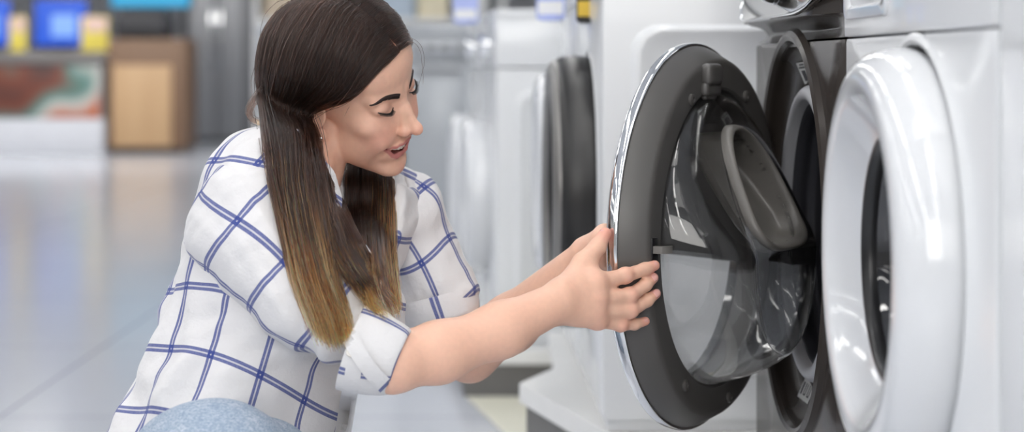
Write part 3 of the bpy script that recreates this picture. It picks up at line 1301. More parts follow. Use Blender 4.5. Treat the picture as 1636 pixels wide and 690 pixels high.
NPT = 26
SS, RR = [], []
for rows, n, j, kw in ((near_rows, 5200, .0034, {}), (far_rows, 3600, .0034, {}), (cross_rows, 900, .0034, {}),
                       (near_rows, 1100, .0022, dict(tmax=.22)), (far_rows, 600, .0022, dict(tmax=.22)),
                       (near_rows, 120, .010, dict(short=.35)), (far_rows, 30, .004, dict(short=.35))):
    s, r = strands(rows, n, NPT, j, .00034, **kw)
    SS.append(s); RR.append(r)
# loose flyaways, among them the curl behind the neck
fly = []
for px in ([(432, 150), (412, 165), (398, 180), (400, 192), (418, 198), (440, 200)], [(434, 140), (416, 158), (404, 176), (408, 186), (436, 192), (452, 200)],
           [(640, 62), (655, 60), (672, 72), (678, 96), (674, 118), (668, 140)], [(650, 66), (664, 70), (672, 84), (674, 100), (676, 120), (676, 135)],
           [(440, 90), (420, 130), (405, 170), (400, 210), (412, 230), (398, 262)], [(470, 20), (440, 50), (425, 90), (416, 130), (420, 170), (424, 210)],
           [(575, 148), (566, 160), (560, 168), (556, 174), (553, 180), (550, 186)], [(640, 80), (628, 104), (616, 124), (600, 140), (590, 150), (584, 158)]):
    z = 2.50 if px[0][0] < 500 else 2.47
    fly.append(catmull([P(x, y, z) for x, y in px], NPT))
for _ in range(70):
    j = RNG.normal(size=2) * 2.6
    fly.append(catmull([P(x + j[0] * k_, y + j[1] * k_, 2.50) for (x, y), k_ in zip([(436, 118), (424, 138), (408, 158), (398, 178), (402, 190), (418, 198), (432, 203)], (.6, .8, 1, 1, 1, .8, .6))], NPT))
SS.append(np.array(fly)); RR.append(np.full(len(fly), .00022))
SS, RR = np.concatenate(SS), np.concatenate(RR)
hc = bpy.data.hair_curves.new('hair_strands')
hc.add_curves([NPT] * len(SS))
base = np.array(person.location)
hc.position_data.foreach_set('vector', (SS.reshape(-1, 3) - base).astype(np.float32).ravel())
ra = hc.attributes.get('radius') or hc.attributes.new('radius', 'FLOAT', 'POINT')
taper = np.interp(np.linspace(0, 1, NPT), [0, .8, 1], [1, .9, .35])
ra.data.foreach_set('value', (RR[:, None] * taper[None]).astype(np.float32).ravel())
hs_ = bpy.data.objects.new('strands', hc)
COL.objects.link(hs_)
hc.materials.append(strand_mat())
hs_.parent = hair
hs_['kind'] = 'stuff'
# ------------------------------------------------------------------ appliances
RD = np.array([-BROW, 1.0, 0])
RD /= np.linalg.norm(RD)                       # along the row, away from the camera
RN = np.array([-RD[1], RD[0], 0])              # out of the fronts, into the aisle
UP = np.array([0, 0, 1.0])
ROW_A = 0.444


def row_pt(y, z=0., a=ROW_A):
    return np.array([a - BROW * y, y, z])


def circ(n, r, off=0.0):
    t = np.arange(n) * 2 * math.pi / n + off
    return np.stack([np.cos(t) * r, np.sin(t) * r], 1)


def lathe(m, fr, prof, seg=96, cap0=False, cap1=False, mi=0, sq=1.0):
    """revolve (radius, height) pairs round the local third axis"""
    rings = []
    for r, h in prof:
        c = circ(seg, r)
        rings.append(fr(np.column_stack([c[:, 0] * sq, c[:, 1], np.full(seg, h)])))
    m.loft(rings, True, cap0, cap1, mi)
    return m


def smooth_prof(pts, n=40):
    return [tuple(q) for q in catmull(pts, n)]


def rrect(lo, hi, r, n):
    """n points on a rounded rectangle, ordered by angle about its middle"""
    c = [(lo[0] + hi[0]) / 2, (lo[1] + hi[1]) / 2]
    hw, hh = (hi[0] - lo[0]) / 2, (hi[1] - lo[1]) / 2
    out = []
    for t in np.arange(n) * 2 * math.pi / n:
        d = np.array([math.cos(t), math.sin(t)])
        lo_s, hi_s = 0, 10
        for _ in range(40):
            s = (lo_s + hi_s) / 2
            q = np.abs(d * s) - np.array([hw - r, hh - r])
            sd = np.linalg.norm(np.maximum(q, 0)) + min(max(q[0], q[1]), 0) - r
            if sd < 0:
                lo_s = s
            else:
                hi_s = s
        out.append((c[0] + d[0] * s, c[1] + d[1] * s))
    return np.array(out)


WHITE = mat('white_enamel', rgb(233, 235, 237), 0.22, 0, 0.015, 6, coat=0.3)
WHITE_P = mat('white_gloss_plastic', rgb(218, 220, 223), 0.12, 0, 0.01, 6, coat=0.6)
GREY_P = mat('dark_grey_plastic', rgb(84, 82, 80), 0.36, 0, 0.04, 30)
GREY_S = mat('scoop_grey_plastic', rgb(104, 101, 97), 0.36, 0, 0.03, 30)
BRONZE = mat('dark_bronze_enamel', rgb(64, 59, 56), 0.20, 0.0, 0.04, 8, Specular_IOR_Level=0.10)
BRONZE_D = mat('bronze_recess', rgb(56, 50, 46), 0.26, 0.0, 0.04, 20, Specular_IOR_Level=0.3)
BLACKG = mat('black_glass', rgb(10, 11, 13), 0.05, 0, 0.02, 8, coat=1.0)
BLACKP = mat('black_plastic', rgb(26, 26, 28), 0.3, 0, 0.05, 25)
CHROME = mat('chrome', (0.86, 0.87, 0.88, 1), 0.06, 1.0, 0.01, 8)
RUBBER = mat('grey_rubber_gasket', rgb(186, 186, 190), 0.42, 0, 0.04, 30)
LABELW = mat('label_paper', rgb(226, 226, 224), 0.6)
INK = mat('label_ink', rgb(70, 70, 74), 0.6)


def drum_mat():
    k = NT('drum_steel')
    v = k.n('ShaderNodeTexVoronoi', feature='F1')
    v.inputs['Scale'].default_value = 90
    k.link(k.n('ShaderNodeTexCoord').outputs['Object'], v.inputs['Vector'])
    hole = k.math('LESS_THAN', v.outputs['Distance'], 0.22)
    k.set(Base_Color=k.mix(hole, rgb(48, 48, 54), rgb(24, 24, 28)), Metallic=0.6, Roughness=0.42)
    return k.m


def glass(name, tint=(1, 1, 1, 1), rough=0.0, ior=1.46):
    k = NT(name)
    n = k.noise(3.0, 2)
    k.set(Base_Color=k.mix(n, tint, tuple(c * .985 for c in tint[:3]) + (1,)), Roughness=rough, IOR=ior)
    k.b.inputs['Transmission Weight'].default_value = 1.0
    return k.m


def thin_glass(name, ior=1.45, solid=0.0):
    """clear wall that lets light straight through, with Fresnel reflections; part of it refracts"""
    k = NT(name)
    lw = k.n('ShaderNodeLayerWeight')
    lw.inputs['Blend'].default_value = 0.5
    f0 = ((ior - 1) / (ior + 1)) ** 2
    fres = k.math('MULTIPLY_ADD', k.math('POWER', lw.outputs['Facing'], 5.0), 0.75, f0)
    tr = k.n('ShaderNodeBsdfTransparent')
    n = k.noise(3.0, 2)
    k.link(k.mix(n, (.985, .985, .985, 1), (.97, .975, .975, 1)), tr.inputs['Color'])
    gl = k.n('ShaderNodeBsdfGlossy')
    gl.inputs['Roughness'].default_value = 0.02
    mx = k.n('ShaderNodeMixShader')
    k.link(fres, mx.inputs[0])
    k.link(tr.outputs[0], mx.inputs[1])
    k.link(gl.outputs[0], mx.inputs[2])
    out = mx
    if solid > 0:
        k.b.inputs['Transmission Weight'].default_value = 1.0
        k.b.inputs['IOR'].default_value = ior
        k.b.inputs['Roughness'].default_value = 0.0
        k.bump(k.noise(14, 1), 0.10, 0.003)
        out = k.n('ShaderNodeMixShader')
        out.inputs[0].default_value = solid
        k.link(mx.outputs[0], out.inputs[1])
        k.link(k.b.outputs[0], out.inputs[2])
    k.link(out.outputs[0], k.t.nodes['Material Output'].inputs['Surface'])
    return k.m


DRUM = drum_mat()
BOWL = thin_glass('clear_bowl_glass', 1.42, .86)
PANE = thin_glass('door_pane_glass', 1.15)


# ---- the dark machine with the open door ----------------------------------------------
YN, YF = 2.312, 2.985                        # near and far edge along the row
DCY, DCZ = 2.65, 0.605                       # porthole centre
SEAM, BASE, TOPZ = 0.852, 0.10, 1.06
fo = row_pt(DCY)
FD = frame(fo, RD, UP, RN)                   # local: along the row (far +), height above floor, out
aN, aF = (YN - DCY) + .002, (YF - DCY) - .002
dark = thing('washing_machine', 'dark bronze washing machine with its round door open', 'washing machine', tuple(row_pt(DCY, BASE) - RN * .3), 'washing machines in the row')

m = MB()
NS = 96
hole = [(circ(NS, r) + np.array([0, DCZ]), b) for r, b in ((.266, .0), (.262, .007), (.255, .010), (.249, .008), (.245, .0))]
rec = rrect((aN, BASE), (aF, SEAM), .006, NS)
# keep the hole centred when ordering: re-sample rectangle by angle round the hole centre
ang = np.arange(NS) * 2 * math.pi / NS


def rect_by_angle(lo, hi, c, n=NS):
    out = []
    for t in np.arange(n) * 2 * math.pi / n:
        d = np.array([math.cos(t), math.sin(t)])
        s = min((hi[0] - c[0]) / d[0] if d[0] > 1e-9 else 9, (lo[0] - c[0]) / d[0] if d[0] < -1e-9 else 9,
                (hi[1] - c[1]) / d[1] if d[1] > 1e-9 else 9, (lo[1] - c[1]) / d[1] if d[1] < -1e-9 else 9)
        out.append((c[0] + d[0] * s, c[1] + d[1] * s))
    out = np.array(out)
    for k in ((lo[0], lo[1]), (lo[0], hi[1]), (hi[0], lo[1]), (hi[0], hi[1])):     # snap the nearest sample to each corner
        i = ((out - np.array(k)) ** 2).sum(1).argmin()
        out[i] = k
    return out


def front_with_hole(m, FR, lo, hi, c, rings, depth=.58, mi=0):
    R0 = rect_by_angle(lo, hi, c)
    cc = np.array(c)
    e = .006
    R1 = cc + (R0 - cc) * (1 - e / np.maximum(np.abs(R0 - cc).max(1), .05))[:, None]
    L = [np.column_stack([R0, np.full(NS, -depth)]), np.column_stack([R0, np.full(NS, -.007)]),
         np.column_stack([cc + (R0 - cc) * .997, np.full(NS, -.002)]), np.column_stack([R1, np.zeros(NS)])]
    for q, b in rings:
        L.append(np.column_stack([q, np.full(NS, b)]))
    m.loft([FR(a) for a in L], True, True, False, mi)


front_with_hole(m, FD, (aN, BASE + .012), (aF, SEAM), (0, DCZ), hole)
m.build('cabinet', BRONZE, dark, 'dark bronze steel cabinet', smooth=35)

# top control section: concave neck under a flared fascia
m = MB()
prof = smooth_prof([(SEAM + .002, -.003), (SEAM + .008, -.013), (SEAM + .015, -.017), (SEAM + .023, -.008), (SEAM + .028, .008), (SEAM + .032, .015), (SEAM + .038, .0165), (SEAM + .12, .006), (TOPZ - .02, -.012), (TOPZ - .004, -.03)], 40)
rings = []
for h, b in prof:
    ring = []
    for a in np.linspace(aN, aF, 40):
        u = (a - aN) / (aF - aN)
        fade = sm(np.array([u]), .0, .22)[0]
        bb = b * fade + (-.003) * (1 - fade) if h < SEAM + .10 else b
        ring.append([a, h, bb])
    rings.append(FD(np.array(ring + [[aF, h, -.57], [aN, h, -.57]])))
m.loft(rings, True, True, True)
m.build('control_housing', BRONZE, dark, 'glossy dark bronze control housing', smooth=35)

# black glass display with a chrome edge
p0, p1 = np.array([SEAM + .0335, .0175]), np.array([TOPZ - .03, -.004])
o2 = FD(np.array([[0, p0[0], p0[1]]]))[0]
v2 = FD(np.array([[0, p1[0], p1[1]]]))[0] - o2
v2 /= np.linalg.norm(v2)
n2 = np.cross(v2, RD)
if n2 @ RN < 0:
    n2 = -n2
FP = frame(o2, RD, v2, n2)
lo, hi = (aN + .020, .0), (aF + .006, .145)
pane = rrect(lo, hi, .020, 120)
for i_, (x_, y_) in enumerate(pane):                       # the lower near corner sweeps up in a long curve
    u_ = np.clip((lo[0] + .24 - x_) / .24, 0, 1)
    pane[i_, 1] = max(y_, .052 * (1 - math.sqrt(max(0, 1 - u_ ** 2.6))))
cx_ = np.array([(lo[0] + hi[0]) / 2, (lo[1] + hi[1]) / 2])
m = MB()
m.loft([FP(np.column_stack([cx_ + (pane - cx_) * s, np.full(120, h)])) for s, h in ((1, -.006), (1, .0045), (.985, .006), (.97, .0055))], True, True, True)
disp = m.build('display', BLACKG, dark, 'black glass display', smooth=30)
m = MB()
rings = []
for s_, h in ((1.0, -.004), (1.012, -.002), (1.018, .002), (1.014, .0065), (1.004, .007), (.998, .004), (.998, -.002)):
    rings.append(FP(np.column_stack([cx_ + (pane - cx_) * (1 + (s_ - 1) * np.array([.5, 2.0])), np.full(120, h)])))
m.loft(rings + [rings[0]], True)
m.build('trim_ring', CHROME, disp, 'chrome trim round the display', smooth=40)
ICON = emit('display_glow', (.8, .85, .9, 1), 0.55)
for i in range(3):
    m = MB()
    c = np.array([aN + .150 + i * .026, .022])
    for q in range(3):
        t = q * math.pi / 3
        d = np.array([math.cos(t), math.sin(t)]) * .0042
        m.tube([FP(np.array([[*(c - d), .0068]]))[0], FP(np.array([[*(c + d), .0068]]))[0]], .0006, 5)
    m.build('display_icon', ICON, disp, 'pale star icon on the display', smooth=30)
m = MB()
m.box((aN + .19, .050, .0055), (aN + .235, .053, .0066), FP)
m.build('display_bar', ICON, disp, 'pale bar on the display', smooth=30)
m = MB()
kc = np.array([aN + .36, .045])
FK = frame(FP(np.array([[*kc, .006]]))[0], RD, v2, n2)
lathe(m, FK, [(.030, -.002), (.031, .004), (.029, .016), (.026, .019), (.02, .0185), (.0005, .018)], 48, True, True)
m.build('dial', CHROME, disp, 'chrome dial', smooth=40)

# recess, gasket and drum
FDC = frame(row_pt(DCY, DCZ), RD, UP, RN)
m = MB()
lathe(m, FDC, smooth_prof([(.2455, .002), (.243, -.010), (.232, -.022), (.215, -.029), (.200, -.030), (.188, -.034)], 30))
m.build('porthole_surround', BRONZE_D, dark, 'dark bronze recess round the porthole', smooth=50)
m = MB()
lathe(m, FDC, smooth_prof([(.193, -.038), (.1915, -.020), (.186, -.012), (.179, -.010), (.173, -.013), (.170, -.020), (.169, -.026)], 40))
gk = m.build('gasket', RUBBER, dark, 'light grey rubber gasket', smooth=60)
m = MB()
lathe(m, FDC, smooth_prof([(.1705, -.024), (.166, -.027), (.1645, -.036), (.168, -.046), (.1645, -.056), (.168, -.066), (.171, -.078)], 40))
m.build('bellows', mat('bellows_rubber', rgb(62, 62, 68), .45), gk, 'dark inner folds of the gasket', smooth=60)
m = MB()
lathe(m, FDC, [(.168, -.07), (.175, -.078), (.215, -.085), (.22, -.11), (.22, -.40), (.21, -.42), (.05, -.43), (.0005, -.43)])
drum = m.build('drum', DRUM, dark, 'grey steel drum', smooth=40)
m = MB()
for i in range(3):
    m = MB()
    t = 2.1 + i * 2.094
    FB = frame(row_pt(DCY, DCZ), RD * math.cos(t) + UP * math.sin(t), -RD * math.sin(t) + UP * math.cos(t), RN)
    m.loft([FB([[.221, w, b], [.165 + .02 * abs(x), w * .35, b], [.165 + .02 * abs(x), -w * .35, b], [.221, -w, b]]) for x, b, w in ((1, -.12, .02), (.3, -.16, .03), (0, -.25, .032), (.3, -.34, .03), (1, -.38, .02))], True, True, True)
    m.build('drum_lifter', GREY_P, dark, smooth=50)


def sticker(parent, FR, ang, r, b, w, h, tilt, bars, name='sticker'):
    """paper label lying on the recess wall at angle ang"""
    t = math.radians(ang)
    rad = np.array([math.cos(t), math.sin(t), 0])
    tan = np.array([-math.sin(t), math.cos(t), 0])
    nn = np.array([-rad[0] * math.sin(tilt), -rad[1] * math.sin(tilt), math.cos(tilt)])
    vv = np.array([rad[0] * math.cos(tilt), rad[1] * math.cos(tilt), math.sin(tilt)])
    tan = np.array([1.0, 0, 0]) - nn * nn[0]
    tan /= np.linalg.norm(tan)
    vv = np.cross(nn, tan)
    c = np.array([rad[0] * r, rad[1] * r, b])
    loc = lambda q: FR(c + np.outer(q[:, 0], tan) + np.outer(q[:, 1], vv) + np.outer(q[:, 2], nn))
    m = MB()
    m.box((-w / 2, -h / 2, 0), (w / 2, h / 2, .0006), lambda q: loc(np.asarray(q)), .0)
    s = m.build(name, LABELW, parent, 'white paper label', smooth=30)
    m = MB()
    for x0, y0, x1, y1 in bars:
        m.box((-w / 2 + w * x0, -h / 2 + h * y0, .0005), (-w / 2 + w * x1, -h / 2 + h * y1, .0009), lambda q: loc(np.asarray(q)))
    m.build('label_print', INK, s, 'grey print on the label', smooth=30)


sticker(dark, FDC, 71.5, .2185, -.0255, .034, .030, .42, [(.12, .72, .88, .80), (.12, .86, .7, .93), (.25, .12, .75, .62)])
sticker(dark, FDC, -76, .2185, -.0255, .050, .028, .42, [(.12, .3, .17, .8), (.12, .22, .3, .3), (.27, .3, .32, .8), (.45, .3, .5, .8), (.45, .22, .63, .3), (.6, .3, .65, .8), (.78, .2, .9, .8)])

# ---- its open door ----------------------------------------------------------------------
PHI = math.radians(27.5)
DC = np.array([.2346, 2.663, .601])
DS = np.array([-math.sin(PHI), -math.cos(PHI), 0])           # from the hinge to the free edge
DN = np.array([math.cos(PHI), -math.sin(PHI), 0])            # inner face normal
FO = frame(DC, DS, UP, DN)
m = MB()
lathe(m, FO, [(.2465, .006), (.243, .013), (.231, .034), (.227, .0375), (.222, .0385), (.1935, .0385), (.190, .036), (.1885, .030), (.188, -.006), (.2, -.008), (.243, -.008), (.2465, .006)], 128)
door = m.build('door', GREY_P, dark, 'open round door, dark grey inside', smooth=30)
m = MB()
lathe(m, FO, smooth_prof([(.2455, .0065), (.249, .0062), (.2505, .003), (.2505, -.001), (.2495, -.006), (.246, -.0095), (.241, -.0105), (.239, -.009), (.240, -.006), (.2455, .0065)], 36), 128)
m.build('rim', CHROME, door, 'chrome rim', smooth=60)
m = MB()
lathe(m, FO, [(.241, -.0075), (.241, -.0095), (.236, -.013), (.19, -.018), (.184, -.0175), (.184, -.007)], 128)
m.build('outer_ring', BLACKG, door, 'black glass outer ring', smooth=40)
m = MB()
lathe(m, FO, [(.0004, -.0215), (.06, -.0210), (.12, -.0190), (.1835, -.0150), (.1842, -.0160), (.1835, -.0172), (.12, -.0212), (.06, -.0232), (.0004, -.0237)], 96, True, True)
m.build('outer_pane', PANE, door, 'clear outer pane', smooth=30)
# the blind upper half behind the bowl
m = MB()
tt = np.linspace(math.asin(-.004 / .186), math.pi + math.asin(.050 / .186), 60)
half = np.column_stack([np.cos(tt) * .186, np.sin(tt) * .186])
m.loft([FO(np.column_stack([half, np.full(60, b)])) for b in (-.012, .004, .006)], True, True, True)
m.build('blind_panel', mat('blind_panel_grey', rgb(128, 127, 126), .25), door, 'dark panel behind the upper glass', smooth=30)


def n_end(t):
    return .138 - .47 * np.maximum(0, np.asarray(t) + .012) * sm(np.asarray(t), -.04, .03)


# glass bowl
m = MB()
NB_ = 112
th = np.arange(NB_) * 2 * math.pi / NB_
base = np.column_stack([np.cos(th) * .1878, np.sin(th) * .1878])
end = np.column_stack([.020 + np.sign(np.cos(th)) * np.abs(np.cos(th)) ** .9 * .108, -.006 + np.sign(np.sin(th)) * np.abs(np.sin(th)) ** .9 * .136])
ne = n_end(end[:, 1])
wg = catmull([(-.02, .0), (0, .02), (.04, .16), (.17, .36), (.38, .60), (.66, .82), (.86, .945), (.96, .99), (1.02, 1.0)], 44)
rings, LOC = [], []
for w, g in wg:
    q = base * (1 - w) + end * w
    LOC.append(q)
    rings.append(FO(np.column_stack([q, .030 + (ne - .030) * g])))
ce = np.array([.020, -.006])
for s in np.linspace(.97, .01, 26):
    q = ce + (end - ce) * s
    LOC.append(q)
    rings.append(FO(np.column_stack([q, n_end(q[:, 1]) + .003 * (1 - s)])))
m.loft(rings, True, False, True)
LOC = np.concatenate(LOC)
capv = np.arange(len(LOC)) >= len(wg) * NB_
wid = .076 * (1.0 + .22 * (0.068 - LOC[:, 1]) / .078)
ins = capv & ((np.abs((LOC[:, 0] - .036) / wid) ** 2.44 + np.abs((LOC[:, 1] - .068) / .078) ** 2.44) < .93 ** 2.44)
m.f = [q for q in m.f if len(q) == 4 and not all(ins[i] for i in q)]
m.mi = [0] * len(m.f)
bowl = m.build('glass_bowl', BOWL, door, 'clear protruding glass bowl', smooth=70)
sol = bowl.modifiers.new('wall', 'SOLIDIFY')
sol.thickness = .0042
sol.offset = -1
sol.use_rim = True

# grey scoop frame on the sloping upper end of the bowl
th2 = np.arange(96) * 2 * math.pi / 96


def scoop_ring(k, lift, dx=0., dy=0.):
    c, s = np.cos(th2), np.sin(th2)
    ex = np.where(s < 0, .52, .86)
    y = .068 + dy + .078 * k * np.sign(s) * np.abs(s) ** ex
    wid = .076 * k * (1.0 + .22 * (0.068 - y) / .078)
    x = .036 + dx + wid * np.sign(c) * np.abs(c) ** np.where(s < 0, .62, .86)
    deep = 1 + .9 * np.clip((y - .03) / .1, 0, 1) if lift < 0 and k < .9 else 1
    return FO(np.column_stack([x, y, n_end(y) + lift * deep]))


m = MB()
m.loft([scoop_ring(k, l) for k, l in catmull([(.985, -.001), (1.0, .006), (.985, .0115), (.95, .014), (.905, .012), (.875, .004), (.865, -.010), (.84, -.022), (.70, -.028), (.30, -.029), (.02, -.029)], 40)], True, False, True)
m.build('scoop', GREY_S, door, 'grey plastic scoop set in the bowl', smooth=70)

# latch hook, moulded catch cover and bosses on the inner face
m = MB()
FL = frame(FO([[.2135, .0, .0388]])[0], DS, UP, DN)
m.box((-.010, -.014, -.002), (.008, .014, .0012), FL, .001)
lt = m.build('latch', BLACKP, door, 'black latch plate', smooth=40)
m = MB()
m.loft([FL(np.array([[x - w, -.0045, n], [x + w, -.0045, n], [x + w, .0045, n], [x - w, .0045, n]])) for x, n, w in ((.002, .0, .004), (.001, .009, .004), (-.003, .015, .0036), (-.010, .019, .0024))], True, True, True)
m.build('hook', GREY_S, lt, 'grey hook', smooth=30)
m = MB()
FC = frame(FO([[.040, .2075, .0388]])[0], DS, UP, DN)
m.box((-.022, -.012, -.004), (.022, .016, .013), FC, .007, 3)
m.box((-.026, -.026, -.004), (.024, -.008, .009), FC, .006, 3)
m.box((-.020, -.030, -.004), (.018, -.020, .005), FC, .004, 3)
m.build('catch_cover', GREY_P, door, 'moulded cover at the top', smooth=50)
for s_, t_ in ((.098, .178), (-.090, .18), (.118, -.176), (-.03, -.212)):
    m = MB()
    lathe(m, frame(FO([[s_, t_, .0385]])[0], DS, UP, DN), [(.0075, -.002), (.0075, .003), (.006, .0042), (.0032, .0042), (.003, .002), (.0003, .002)], 24, True, True)
    m.build('boss', GREY_P, door, smooth=40)
m = MB()
hz = FO([[-.244, 0, .0]])[0]
FH = frame(hz, DS, UP, DN)
m.box((-.016, -.055, -.008), (.012, -.025, .012), FH, .003)
m.box((-.016, .025, -.008), (.012, .055, .012), FH, .003)
m.box((-.018, -.06, -.004), (-.012, .06, .010), FH, .002)
m.build('hinge', GREY_S, dark, 'metal hinge', smooth=40)
m = MB()
m.box((aN, BASE, -.56), (aF, BASE + .014, -.02), FD, .003)
m.build('plinth', BLACKP, dark, smooth=40)


# ---- white machine with the thick white door ring ---------------------------------------
def white_panel(name, parent, FR, lo, hi, c, rings, m_=WHITE, label=None):
    m = MB()
    front_with_hole(m, FR, lo, hi, c, rings)
    return m.build(name, m_, parent, label, smooth=35)


WY0, WY1, WCY, WCZ = 1.668, 2.308, 1.965, .636
white = thing('washing_machine', 'glossy white washing machine with a thick white door ring, beside the dark one', 'washing machine', tuple(row_pt(WCY, BASE) - RN * .3), 'washing machines in the row')
FW = frame(row_pt(WCY), RD, UP, RN)
wN, wF = WY0 - WCY + .002, WY1 - WCY - .002
wh = [(circ(NS, r) + np.array([0, WCZ]), b) for r, b in ((.217, .0), (.213, .0025), (.209, .003), (.206, .001), (.204, -.02))]
white_panel('cabinet', white, FW, (wN, BASE + .012), (wF, SEAM), (0, WCZ), wh)
FWC = frame(row_pt(WCY, WCZ), RD, UP, RN)
m = MB()
lathe(m, FWC, smooth_prof([(.194, -.015), (.201, .002), (.2025, .020), (.199, .036), (.192, .048), (.183, .055), (.172, .0575), (.161, .056), (.154, .050), (.146, .042), (.136, .033), (.127, .026), (.120, .022)], 70), 128)
wdoor = m.build('door', WHITE_P, white, 'round white door ring', smooth=60)
m = MB()
lathe(m, FWC, smooth_prof([(.1235, .021), (.121, .0265), (.116, .0265), (.112, .020), (.111, .010)], 20), 96)
m.build('black_bezel', BLACKP, wdoor, 'black bezel round the glass', smooth=60)
m = MB()
lathe(m, FWC, smooth_prof([(.112, .014), (.106, .002), (.098, -.010), (.088, -.018), (.076, -.019), (.060, -.010), (.035, -.002), (.0005, .002)], 50), 96)
m.build('door_glass', mat('smoked_glass', rgb(26, 26, 29), .03, 0, .02, 8, coat=1.0), wdoor, 'dark glass', smooth=60)
m = MB()
rings = []
for h, b in smooth_prof([(SEAM + .0014, -.004), (SEAM + .003, -.001), (SEAM + .008, .0005), (SEAM + .06, .0), (TOPZ - .03, -.006), (TOPZ, -.03)], 24):
    rings.append(FW(np.array([[wN, h, b], [wN + .004, h, b + .001], [wF - .004, h, b + .001], [wF, h, b], [wF, h, -.57], [wN, h, -.57]])))
m.loft(rings, True, True, True)
ctl = m.build('control_panel', WHITE, white, 'white control panel', smooth=30)
m = MB()
drw = rrect((wF - .235, SEAM + .020), (wF - .015, TOPZ - .03), .012, 96)
dc = np.array([wF - .125, (SEAM + TOPZ) / 2])
m.loft([FW(np.column_stack([dc + (drw - dc) * s, np.full(96, b)])) for s, b in ((1, -.01), (1, .003), (.985, .0055), (.86, .0055), (.82, .002), (.72, -.012), (.5, -.016), (.02, -.016))], True, False, True)
m.build('detergent_drawer', WHITE_P, white, 'white detergent drawer', smooth=40)
m = MB()
m.box((wN + .20, SEAM + .060, -.001), (wN + .36, SEAM + .12, .0035), FW, .0015)
m.build('display', BLACKG, white, 'dark display', smooth=40)
m = MB()
lathe(m, frame(FW([[wN + .40, SEAM + .085, .001]])[0], RD, UP, RN), [(.026, 0), (.026, .010), (.023, .016), (.018, .0165), (.0005, .0165)], 48, True, True)
m.build('dial', CHROME, white, 'round dial', smooth=40)
for i in range(4):
    m = MB()
    lathe(m, frame(FW([[wN + .06 + i * .03, SEAM + .10, .001]])[0], RD, UP, RN), [(.005, 0), (.005, .003), (.0042, .004), (.0003, .004)], 20, True, True)
    m.build('button', GREY_S, white, smooth=40)
m = MB()
m.box((wN, BASE, -.56), (wF, BASE + .014, -.02), FW, .003)
m.build('plinth', BLACKP, white, smooth=40)

# plain white appliance at the right edge
side = thing('freezer', 'plain white tall appliance at the right edge of the photo', 'freezer', tuple(row_pt(1.40, BASE) - RN * .3))
FS = frame(row_pt(1.40), RD, UP, RN)
m = MB()
m.box((-.30, BASE + .05, -.60), (.262, 1.72, -.05), FS, .008, 3)
m.build('cabinet', WHITE, side, smooth=40)
m = MB()
m.box((-.30, BASE + .08, -.046), (.262, 1.70, .0), FS, .010, 4)
m.build('door', WHITE, side, smooth=40)
m = MB()
m.box((-.28, .95, .0), (-.255, 1.35, .035), FS, .008, 3)
m.build('handle', CHROME, side, smooth=40)
m = MB()
m.box((-.29, BASE, -.58), (.25, BASE + .055, -.06), FS, .004)
m.build('plinth', BLACKP, side, smooth=40)

# ---- generic machines further along -------------------------------------------------------


